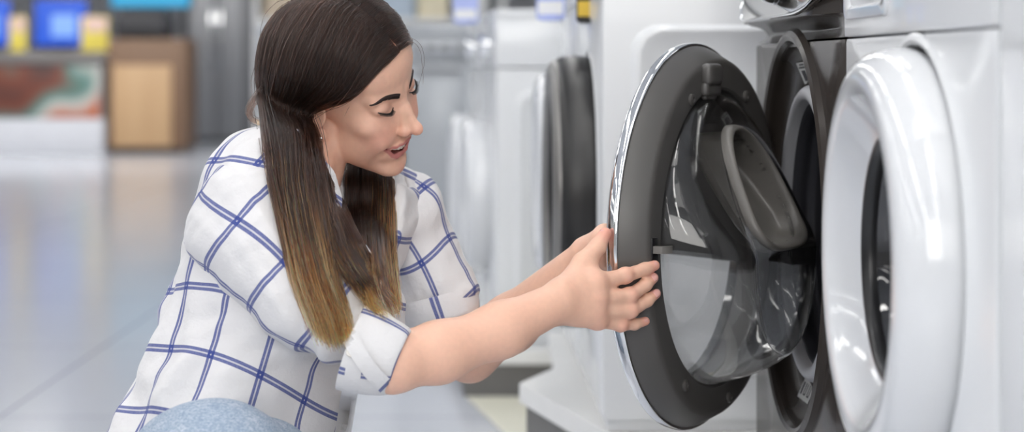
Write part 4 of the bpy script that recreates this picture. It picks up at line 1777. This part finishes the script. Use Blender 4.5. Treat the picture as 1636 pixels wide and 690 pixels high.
def machine(name, label, y0, a, w, base, door_m, r, glass_m, rot=0.0, height=.85, dial_x=.5, black_face=False):
    c, s = math.cos(rot), math.sin(rot)
    rd = np.array([RD[0] * c - RD[1] * s, RD[0] * s + RD[1] * c, 0])
    rn = np.array([-rd[1], rd[0], 0])
    o = np.array([a, y0, 0])
    FR = frame(o, rd, UP, rn)
    t = thing(name, label, 'washing machine', tuple(FR([[w / 2, base, -.3]])[0]), 'washing machines in the row')
    cz = base + .365
    seam = base + .70
    cc = (w / 2, cz)
    ho = [(circ(NS, q) + np.array(cc), b) for q, b in ((r + .012, 0), (r + .006, .004), (r, -.004), (r - .01, -.02))]
    white_panel('cabinet', t, FR, (0, base + .02), (w, seam), cc, ho)
    FC_ = frame(FR([[w / 2, cz, 0]])[0], rd, UP, rn)
    m = MB()
    k = r / .199
    lathe(m, FC_, smooth_prof([(.193 * k, -.015), (.198 * k, .018), (.196 * k, .050), (.186 * k, .066), (.172 * k, .070), (.158 * k, .064), (.146 * k, .045), (.130 * k, .02), (.122 * k, .008)], 40), 72)
    d = m.build('door', door_m, t, smooth=60)
    if black_face:
        m = MB()
        lathe(m, FC_, smooth_prof([(.1915 * k, .058), (.190 * k, .0655), (.181 * k, .0725), (.170 * k, .0735), (.160 * k, .0685), (.156 * k, .060)], 30), 72)
        m.build('rim', mat('rim_grey', rgb(128, 126, 124), .3, .5), d, 'grey rim', smooth=60)
    m = MB()
    lathe(m, FC_, smooth_prof([(.128 * k, .016), (.10 * k, .030), (.06 * k, .038), (.0005, .040)], 24) if black_face else smooth_prof([(.124 * k, .010), (.11 * k, -.01), (.09 * k, -.03), (.05 * k, -.02), (.0005, -.015)], 24), 72)
    m.build('door_glass', glass_m, d, smooth=60)
    m = MB()
    m.box((0, seam + .004, -.57), (w, base + height - .018, .0), FR, .006, 3)
    m.box((-.004, base + height - .02, -.60), (w + .004, base + height, .004), FR, .006, 3)
    m.build('control_panel', WHITE, t, smooth=40)
    m = MB()
    m.box((w * .03, seam + .02, -.002), (w * .33, base + height - .03, .004), FR, .004)
    m.build('detergent_drawer', WHITE_P, t, smooth=40)
    m = MB()
    lathe(m, frame(FR([[w * dial_x, seam + .065, .0]])[0], rd, UP, rn), [(.032, 0), (.032, .012), (.027, .024), (.02, .025), (.0005, .025)], 40, True, True)
    m.build('dial', CHROME, t, smooth=40)
    m = MB()
    m.box((w * .68, seam + .035, -.001), (w * .95, seam + .10, .004), FR, .003)
    m.build('display', BLACKG, t, smooth=40)
    m = MB()
    m.box((.008, base, -.56), (w - .008, base + .03, -.008), FR, .003)
    m.build('plinth', WHITE, t, smooth=40)
    # pressed rectangle in the near side panel
    m = MB()
    lo, hi = (-.545, base + .085), (-.045, base + .648)
    rr = rrect(lo, hi, .04, 96)
    rc = np.array([(lo[0] + hi[0]) / 2, (lo[1] + hi[1]) / 2])
    rings = []
    for sc, dep in ((1.0, .001), (.985, -.004), (.955, -.009), (.93, -.009), (.89, -.002), (.5, -.002), (.01, -.002)):
        q = rc + (rr - rc) * (1 - (1 - sc) * np.array([1, .62]))
        rings.append(FR(np.column_stack([np.full(96, dep), q[:, 1], q[:, 0]])))
    m.loft(rings, True, False, True)
    m.build('side_panel', WHITE, t, smooth=60)
    return t, FR


M3Y = 3.25
mk = lambda lab, *a, **k: machine('washing_machine', lab, *a, **k)
WB = mk('white washing machine with a black door, seen past the open door', M3Y, P(962, 0, M3Y)[0], .60, .24, mat('satin_black', rgb(30, 29, 29), .38), .236, BLACKG, black_face=True, dial_x=.52)
WC = mk('blurred white washing machine with a white door, just behind the black doored one', M3Y + .61, P(962, 0, M3Y)[0] - .018, .60, .24, WHITE_P, .205, mat('pale_glass', rgb(150, 156, 164), .06, coat=1.0), dial_x=.45)
M5Y = 5.15
WD = mk('blurred white washing machine at the near end of the far platform', M5Y, P(793, 0, M5Y)[0], .60, .115, WHITE_P, .205, mat('mid_glass', rgb(168, 174, 182), .06, coat=1.0), rot=.05)
WE = mk('blurred white washing machine, farthest of the row', M5Y + .612, P(793, 0, M5Y)[0] - .05, .60, .115, WHITE_P, .205, mat('mid_glass2', rgb(150, 158, 168), .06, coat=1.0), rot=.05)
# ------------------------------------------------------------------ platforms under the machines
PLAT_W = mat('platform_white', rgb(236, 236, 234), .35)
PLAT_G = mat('platform_grey', rgb(112, 110, 108), .5)


def platform(label, poly, top, skirt_in=.012, lip=.035):
    t = thing('display_platform', label, 'platform', (*np.mean(poly, 0), 0))
    c = np.mean(poly, 0)
    poly = np.array(poly, float)
    ins = c + (poly - c) * (1 - skirt_in / np.linalg.norm(poly - c, axis=1).min())
    z = lambda p, h: [(*q, h) for q in p]
    m = MB()
    m.loft([z(poly, top - lip), z(poly, top - .004), z(c + (poly - c) * .997, top)], True, True, True)
    m.build('deck', PLAT_W, t, 'white deck', smooth=30)
    m = MB()
    m.loft([z(ins, .0), z(ins, top - lip + .001)], True, True, True)
    m.build('plinth', PLAT_G, t, 'grey plinth', smooth=30)
    return t


rp = lambda y, a: tuple(row_pt(y, 0, a)[:2])
platform('low platform under the dark and the white washing machine', [rp(1.0, .40), rp(2.990, .40), rp(2.990, 1.2), rp(1.0, 1.2)], BASE)
platform('white platform with an angled grey front under the black doored machine', [(.2, 3.06), (.0135, 3.756), (.085, 3.96), (.080, 4.48), (.86, 4.50), (.86, 3.06)], .24)
platform('far platform with a white deck and grey end', [(-.125, 5.09), (-.24, 6.6), (.75, 6.6), (.75, 5.09)], .115)

# price cards standing on the machines -------------------------------------------------------
CARD = mat('card_white', rgb(238, 238, 236), .5)
CARD_Y = mat('card_yellow', rgb(226, 190, 70), .5)
CARD_B = mat('card_blue', rgb(176, 188, 236), .5)
CARD_K = mat('card_black', rgb(22, 22, 24), .4)


def card(label, px, py, y, w, h, m_main, m_band, facing=.25, z0=None):
    p = P(px, py, y)
    t = thing('price_card', label, 'price card', tuple(p), 'price cards on the machines')
    rd = np.array([math.cos(facing), -math.sin(facing), 0])
    FR = frame(p, rd, UP, np.cross(rd, UP))
    m = MB()
    m.box((-w / 2, 0, -.002), (w / 2, h, .002), FR, .001)
    m.box((-w * .3, -.004, -.03), (w * .3, .004, .03), FR, .002)
    m.build('card', m_main, t, smooth=40)
    m = MB()
    for sgn in (1,):
        m.box((-w * .42, h * .12, .0018), (w * .42, h * .5, .0034), FR)
    m.build('price_band', m_band, t, smooth=40)


# floor, walls, ceiling ----------------------------------------------------------------------


def floor_mat():
    k = NT('polished_floor')
    tc = k.n('ShaderNodeTexCoord')
    br = k.n('ShaderNodeTexBrick')
    br.offset = 0
    br.inputs['Scale'].default_value = 1.0
    br.inputs['Brick Width'].default_value = 1.2
    br.inputs['Row Height'].default_value = 1.2
    br.inputs['Mortar Size'].default_value = .004
    br.inputs['Color1'].default_value = rgb(204, 207, 214)
    br.inputs['Color2'].default_value = rgb(207, 210, 217)
    br.inputs['Mortar'].default_value = rgb(150, 156, 168)
    k.link(tc.outputs['Object'], br.inputs['Vector'])
    n = k.noise(1.2, 4)
    k.set(Base_Color=k.mix(k.math('MULTIPLY', n, .35), br.outputs[0], rgb(196, 203, 216)), Roughness=0.16)
    k.b.inputs['Specular IOR Level'].default_value = 0.6
    return k.m


def plane(name, corners, m_, kind='structure', thick=None):
    mb = MB()
    a = [tuple(c) for c in corners]
    if thick is None:
        mb.add(a, [[0, 1, 2, 3]])
    else:
        b = [tuple(np.array(c) + np.array(thick)) for c in corners]
        mb.loft([a, b], True, True, True)
    return mb.build(name, m_, None, None, smooth=30, kind=kind)


plane('floor', [(-18, -12, 0), (6, -12, 0), (6, 32, 0), (-18, 32, 0)], floor_mat(), thick=(0, 0, -.05))
plane('trim_1', [(-.114, 5.08, .001), (-.015, 4.56, .001), (.30, 2.9, .001), (.9, 2.9, .001), (.9, 5.08, .001)], mat('cream_tile', rgb(226, 224, 206), .3), thick=(0, 0, .002))
plane('wall_right', [(2.2, -12, 0), (2.2, 32, 0), (2.2, 32, 4.2), (2.2, -12, 4.2)], mat('wall_white', rgb(222, 224, 228), .8), thick=(.1, 0, 0))
plane('wall_back', [(-18, 30, 0), (6, 30, 0), (6, 30, 4.2), (-18, 30, 4.2)], mat('wall_grey', rgb(196, 197, 200), .8), thick=(0, .1, 0))
plane('ceiling', [(-18, -12, 4.2), (2.3, -12, 4.2), (2.3, 30.1, 4.2), (-18, 30.1, 4.2)], mat('ceiling_white', rgb(214, 216, 220), .9), thick=(0, 0, .1))

LAMP = emit('lamp_white', (1.0, .985, .96, 1), 19.0)
LBODY = mat('lamp_body', rgb(230, 230, 230), .5)


def lamp(x, y, L=2.4, w=.22, z=3.6, rot=0.0):
    t = thing('ceiling_light', 'long white strip light hanging under the ceiling', 'ceiling light', (x, y, z), 'strip lights under the ceiling')
    c, s = math.cos(rot), math.sin(rot)
    FR = frame((x, y, z), (c, s, 0), (-s, c, 0), (0, 0, 1))
    m = MB()
    m.box((-w / 2, -L / 2, 0), (w / 2, L / 2, .06), FR, .006)
    for q in (-.8, .8):
        m.tube([FR([[0, q, .05]])[0], FR([[0, q, .62]])[0]], .006, 6)
    m.build('housing', LBODY, t, smooth=40)
    m = MB()
    m.box((-w / 2 + .01, -L / 2 + .01, -.012), (w / 2 - .01, L / 2 - .01, .002), FR, .004)
    m.build('diffuser', LAMP, t, smooth=40)


for x in (-10.5, -7.5, -4.6, -1.9, .2):
    for y in (-9.3, -6.4, -3.5, -.6, 2.3, 5.2, 8.6, 12.0, 15.6, 19.5):
        lamp(x, y)

# ------------------------------------------------------------------ far side of the shop
WOOD = NT('pale_oak')
WOOD.set(Base_Color=WOOD.mix(WOOD.noise(5, 4, .6, stretch=(1, 1, .12)), rgb(206, 172, 132), rgb(182, 146, 106)), Roughness=.5)
WOOD = WOOD.m
WOODD = mat('brown_oak', rgb(126, 98, 76), .5)


def poster_mat():
    k = NT('poster_print')
    tc = k.n('ShaderNodeTexCoord')
    n = k.n('ShaderNodeTexNoise')
    n.inputs['Scale'].default_value = 1.2
    n.inputs['Detail'].default_value = 1
    k.link(tc.outputs['Object'], n.inputs['Vector'])
    r = k.n('ShaderNodeValToRGB')
    e = r.color_ramp.elements
    e[0].position, e[0].color = .30, rgb(54, 44, 46)
    e[1].position, e[1].color = .72, rgb(210, 122, 74)
    for p_, c_ in ((.40, rgb(120, 62, 44)), (.47, rgb(86, 130, 122)), (.53, rgb(196, 196, 190)), (.60, rgb(196, 104, 62))):
        x = e.new(p_)
        x.color = c_
    k.link(n.outputs['Fac'], r.inputs[0])
    k.set(Base_Color=r.outputs[0], Roughness=.5)
    return k.m


YB = 19.4
SCR = emit('screen_blue', (.03, .12, .72, 1), 1.5)
SCRL = emit('screen_pale', (.25, .45, .95, 1), 1.6)
YEL = mat('tag_yellow', rgb(232, 214, 96), .5)
POST = poster_mat()


def wx(px, y=YB):
    return (px - CX) / FPX * y


def wz(py, y=YB):
    return HCAM - (py - HY) / FPX * y


cnt = thing('display_counter', 'white display counter with an orange and teal poster on its front', 'counter', (wx(60), YB + .4, 0))
x0, x1 = wx(-140), wx(166)
m = MB()
m.box((x0, YB, .0), (x1, YB + .8, wz(190)), None, .01)
m.build('base', mat('counter_white', rgb(214, 216, 222), .4), cnt, smooth=40)
m = MB()
m.box((x0 + .02, YB + .04, wz(190) - .01), (x1 - .02, YB + .78, wz(100)), None, .01)
m.build('body', mat('counter_grey', rgb(168, 166, 166), .5), cnt, smooth=40)
m = MB()
m.box((wx(-20), YB + .02, wz(188)), (wx(158), YB + .05, wz(104)), None, .004)
m.build('poster', POST, cnt, 'orange and teal poster', smooth=40)
m = MB()
m.box((x0, YB - .02, wz(101)), (x1 + .02, YB + .82, wz(82)), None, .008)
m.build('worktop', mat('counter_top', rgb(120, 116, 114), .4), cnt, smooth=40)


def laptop(px0, px1, lab):
    t = thing('monitor', lab, 'monitor', (wx((px0 + px1) / 2), YB + .3, wz(82)), 'monitors on the counter')
    m = MB()
    m.box((wx(px0) - .02, YB + .30, wz(77)), (wx(px1) + .02, YB + .34, wz(-8)), None, .008)
    m.box((wx(px0) + .1, YB + .26, wz(82) + .002), (wx(px1) - .1, YB + .44, wz(79)), None, .004)
    m.box((wx((px0 + px1) / 2) - .04, YB + .335, wz(80)), (wx((px0 + px1) / 2) + .04, YB + .37, wz(40)), None, .004)
    m.build('case', BLACKP, t, smooth=40)
    m = MB()
    m.box((wx(px0), YB + .290, wz(72)), (wx(px1), YB + .302, wz(-2)), None, .003)
    s = m.build('screen', SCR, t, 'blue lit screen', smooth=40)
    m = MB()
    m.box((wx(px0 + (px1 - px0) * .32), YB + .285, wz(58)), (wx(px0 + (px1 - px0) * .8), YB + .2915, wz(22)), None, .003)
    m.build('window_glow', SCRL, s, 'pale blue window on the screen', smooth=40)


laptop(44, 128, 'black framed monitor with a blue screen on the counter')
laptop(-92, 4, 'black framed monitor with a blue screen cut by the left edge')
for px0, px1, lab in ((8, 36, 'yellow price tag between the two monitors'), (124, 168, 'yellow and pink price tag right of the monitor')):
    t = thing('price_tag', lab, 'price tag', (wx((px0 + px1) / 2), YB + .16, wz(82)), 'yellow price tags')
    m = MB()
    m.box((wx(px0), YB + .15, wz(82)), (wx(px1), YB + .17, wz(26)), None, .004)
    m.build('card', YEL, t, smooth=40)
    m = MB()
    m.box((wx(px0 + 6), YB + .14, wz(50)), (wx(px1 - 2), YB + .152, wz(28)), None, .003)
    m.build('price_band', mat('tag_pink', rgb(228, 196, 186), .5), t, smooth=40)

cab = thing('cabinet', 'pale oak cabinet with a dark plinth far behind the woman', 'cabinet', (wx(234), YB + .3, 0))
m = MB()
m.box((wx(172), YB, wz(238)), (wx(296), YB + .7, wz(62)), None, .01)
m.build('body', WOODD, cab, smooth=40)
m = MB()
m.box((wx(181), YB - .03, wz(234)), (wx(274), YB + .01, wz(104)), None, .008)
m.build('door', WOOD, cab, 'pale oak door', smooth=40)
m = MB()
m.box((wx(174), YB + .02, 0), (wx(292), YB + .66, wz(237)), None, .004)
m.build('plinth', BLACKP, cab, smooth=40)
prn = thing('printer', 'black printer standing on the pale oak cabinet', 'printer', (wx(222), YB + .3, wz(62)))
m = MB()
m.box((wx(180), YB + .08, wz(62)), (wx(264), YB + .55, wz(22)), None, .03, 3)
m.box((wx(186), YB + .14, wz(24)), (wx(258), YB + .5, wz(12)), None, .02, 3)
m.build('body', mat('printer_black', rgb(48, 48, 52), .4), prn, smooth=40)
m = MB()
m.box((wx(192), YB + .02, wz(56)), (wx(250), YB + .12, wz(50)), None, .004)
m.build('paper_tray', BLACKP, prn, smooth=40)
sign = thing('light_sign', 'blue lit sign above the black printer', 'sign', (wx(226), YB + .5, wz(8)))
m = MB()
m.box((wx(160), YB + .45, wz(10)), (wx(294), YB + .55, wz(-60)), None, .02, 3)
m.build('sign_box', mat('sign_case', rgb(60, 120, 150), .4), sign, smooth=40)
m = MB()
m.box((wx(164), YB + .44, wz(8)), (wx(290), YB + .452, wz(-58)), None, .004)
m.build('sign_face', emit('sign_cyan', (.05, .42, .72, 1), 1.6), sign, 'glowing blue face', smooth=40)
for px in (176, 280):
    m = MB()
    m.box((wx(px) - .02, YB + .56, wz(62)), (wx(px) + .02, YB + .6, wz(-20)), None, .003)
    m.build('post', BLACKP, sign, smooth=40)

YP = 22.5
pil = thing('refrigerator', 'tall grey refrigerator behind the oak cabinet', 'refrigerator', (wx(350, YP), YP + .4, 0))
STEEL = mat('fridge_grey', rgb(146, 147, 150), .4, .3)
m = MB()
m.box((wx(298, YP), YP + .05, wz(222, YP)), (wx(410, YP), YP + .8, 2.1), None, .012)
m.build('cabinet', mat('fridge_side', rgb(118, 118, 121), .45, .2), pil, smooth=40)
for a, b in ((302, 344), (347, 388)):
    m = MB()
    m.box((wx(a, YP), YP, wz(220, YP)), (wx(b, YP), YP + .06, 2.08), None, .012)
    d = m.build('door', STEEL, pil, smooth=40)
    m = MB()
    hx = wx(b - 5 if a < 320 else a + 5, YP)
    m.box((hx - .012, YP - .05, .8), (hx + .012, YP - .03, 1.5), None, .006)
    m.box((hx - .01, YP - .04, .82), (hx + .01, YP + .01, .86), None, .003)
    m.box((hx - .01, YP - .04, 1.44), (hx + .01, YP + .01, 1.48), None, .003)
    m.build('handle', CHROME, d, smooth=40)
m = MB()
m.box((wx(300, YP), YP + .1, 0), (wx(408, YP), YP + .75, wz(221, YP)), None, .004)
m.build('plinth', BLACKP, pil, smooth=40)

# grey cookers standing across the aisle behind the woman
YC = 8.2
for i, (a, b) in enumerate(((408, 520), (523, 640), (643, 757))):
    lab = ('silver grey cooker behind the woman, left of the three', 'silver grey cooker hidden mostly behind the woman', 'silver grey cooker just right of the woman')[i]
    t = thing('cooker', lab, 'cooker', (wx((a + b) / 2, YC), YC + .3, 0), 'grey cookers across the aisle')
    X0, X1 = wx(a, YC), wx(b, YC)
    m = MB()
    m.box((X0, YC + .03, .10), (X1, YC + .62, wz(52, YC)), None, .008)
    m.build('body', mat('cooker_grey', rgb(176, 180, 184), .4, .2), t, smooth=40)
    m = MB()
    m.box((X0 - .003, YC, wz(54, YC)), (X1 + .003, YC + .63, wz(42, YC)), None, .006)
    m.build('hob', mat('hob_steel', rgb(196, 200, 204), .3, .4), t, smooth=40)
    m = MB()
    m.box((X0 + .01, YC, wz(95, YC)), (X1 - .01, YC + .04, wz(58, YC)), None, .006)
    m.build('control_strip', mat('strip_grey', rgb(186, 190, 194), .35, .2), t, smooth=40)
    m = MB()
    m.box((X0 + .01, YC + .002, wz(330, YC)), (X1 - .01, YC + .04, wz(100, YC)), None, .008)
    d = m.build('oven_door', mat('oven_door_grey', rgb(180, 184, 188), .3, .2), t, smooth=40)
    m = MB()
    m.tube([(X0 + .05, YC - .03, wz(112, YC)), (X1 - .05, YC - .03, wz(112, YC))], .009, 10)
    m.build('handle', STEEL, d, smooth=40)
    for q in range(4):
        m = MB()
        lathe(m, frame((X0 + (X1 - X0) * (q + 1) / 5, YC, wz(76, YC)), (1, 0, 0), (0, 0, 1), (0, -1, 0)), [(.018, 0), (.018, .018), (.014, .022), (.0005, .022)], 20, True, True)
        m.build('knob', STEEL, t, smooth=40)
    m = MB()
    m.box((X0 + .02, YC + .05, 0), (X1 - .02, YC + .6, .105), None, .004)
    m.build('plinth', PLAT_G, t, smooth=40)

# white shelving with boxes beyond the cookers
YS = 12.5
shf = thing('shelving_unit', 'white shelving unit full of boxes beyond the cookers', 'shelf', (wx(560, YS), YS + .3, 0))
xs0, xs1 = wx(412, YS), wx(800, YS)
for z in (.1, .75, 1.12, 1.6, 2.1):
    m = MB()
    m.box((xs0, YS, z - .03), (xs1, YS + .5, z), None, .004)
    m.build('shelf_board', PLAT_W, shf, smooth=40)
m = MB()
m.box((xs0 - .03, YS, 0), (xs0, YS + .52, 2.15), None, .004)
m.build('side_panel', PLAT_W, shf, smooth=40)
m = MB()
m.box((xs1, YS, 0), (xs1 + .03, YS + .52, 2.15), None, .004)
m.build('side_panel', PLAT_W, shf, smooth=40)
m = MB()
m.box((xs0, YS + .5, 0.02), (xs1, YS + .52, 2.15), None, .004)
m.build('back_panel', mat('shelf_back', rgb(214, 218, 222), .6), shf, smooth=40)
bx = [('white', rgb(226, 226, 226)), ('beige', rgb(206, 190, 168)), ('pale blue', rgb(186, 200, 214)), ('pink', rgb(222, 190, 186)), ('cream', rgb(228, 218, 190)), ('grey', rgb(176, 178, 182))]
BXM = [mat('box_' + n.replace(' ', '_'), c, .6) for n, c in bx]
xx = xs0 + .03
i = 0
cartons = []
random.seed(5)
while xx < xs1 - .2:
    w_, h_ = random.uniform(.14, .24), random.uniform(.18, .30)
    k_ = (i * 2 + 1 + i // 3) % 6
    t = MB()
    t.box((xx, YS + .06, 1.12), (xx + w_, YS + .36, 1.12 + h_), None, .006)
    o = t.build('carton', BXM[k_], None, None, smooth=40)
    cartons.append((o, bx[k_][0]))
    xx += w_ + random.uniform(.015, .05)
    i += 1

ORD = ('first', 'second', 'third', 'fourth', 'fifth')
for o, c in cartons:
    same = [q for q, d in cartons if d == c]
    n_ = '' if len(same) == 1 else ORD[same.index(o)] + ' '
    tag(o, n_ + c + ' carton' + (' from the left' if n_ else '') + ' on the upper board of the white shelving', 'box', 'cartons on the white shelving')

card('black and yellow price card on the black doored machine', 941, 34, 3.55, .045, .07, CARD_K, CARD_Y)
card('pale blue price card on the white doored machine', 880, 30, 4.1, .06, .07, CARD_B, CARD)
card('blue price card on the machine at the end of the far platform', 744, 36, 5.4, .07, .07, CARD_B, CARD)
# ------------------------------------------------------------------ camera
cam = bpy.data.cameras.new('camera')
co = bpy.data.objects.new('camera', cam)
COL.objects.link(co)
co.location = (0, 0, HCAM)
co.rotation_euler = (math.pi / 2, 0, 0)
cam.sensor_fit = 'HORIZONTAL'
cam.sensor_width = 36
cam.lens = FPX * 36 / 1636
cam.shift_y = -238 / 1636
cam.clip_start = 0.05
cam.clip_end = 200
cam.dof.use_dof = True
cam.dof.focus_distance = 2.43
cam.dof.aperture_fstop = 3.5
SC.camera = co
# ------------------------------------------------------------------ colour management
SC.view_settings.view_transform = 'Standard'
SC.view_settings.look = 'None'
SC.view_settings.gamma = 1
SC.view_settings.use_curve_mapping = False
SC.view_settings.exposure = -0.5
w = bpy.data.worlds.new('shop_daylight')
SC.world = w
w.use_nodes = True
w.node_tree.nodes['Background'].inputs[0].default_value = (1.0, 1.0, 1.0, 1)
w.node_tree.nodes['Background'].inputs[1].default_value = 0.5
SC.cycles.transparent_max_bounces = 12
SC.cycles.max_bounces = 14
SC.cycles.transmission_bounces = 12


def fill_light(name, loc, target, sx, sy, power):
    l = bpy.data.lights.new(name, 'AREA')
    l.shape = 'RECTANGLE'
    l.size, l.size_y, l.energy = sx, sy, power
    l.color = (1.0, .98, .95)
    o = bpy.data.objects.new(name, l)
    COL.objects.link(o)
    o.location = loc
    o.rotation_euler = (Vector(target) - Vector(loc)).to_track_quat('-Z', 'Y').to_euler()


fill_light('frontal_fill', (.05, -2.2, 1.75), (0, 2.7, .65), 2.4, 1.5, 90)  # unseen fill added behind the camera to brighten the face, not a window
fill_light('overhead_fill', (1.0, -.9, 3.3), (0, 2.7, .7), 1.6, 1.2, 20)  # added fill from high right for the face, door and side panel
fill_light('overhead_fill', (.1, 1.3, 3.3), (.25, 3.25, .4), 1.0, .6, 10)  # added fill to lighten the white side panel behind the open door
fill_light('overhead_fill', (-4.2, 16.2, 2.9), (-4.2, 19.6, .75), 5.0, .8, 130)  # added fill that lifts the far counter and cabinet fronts
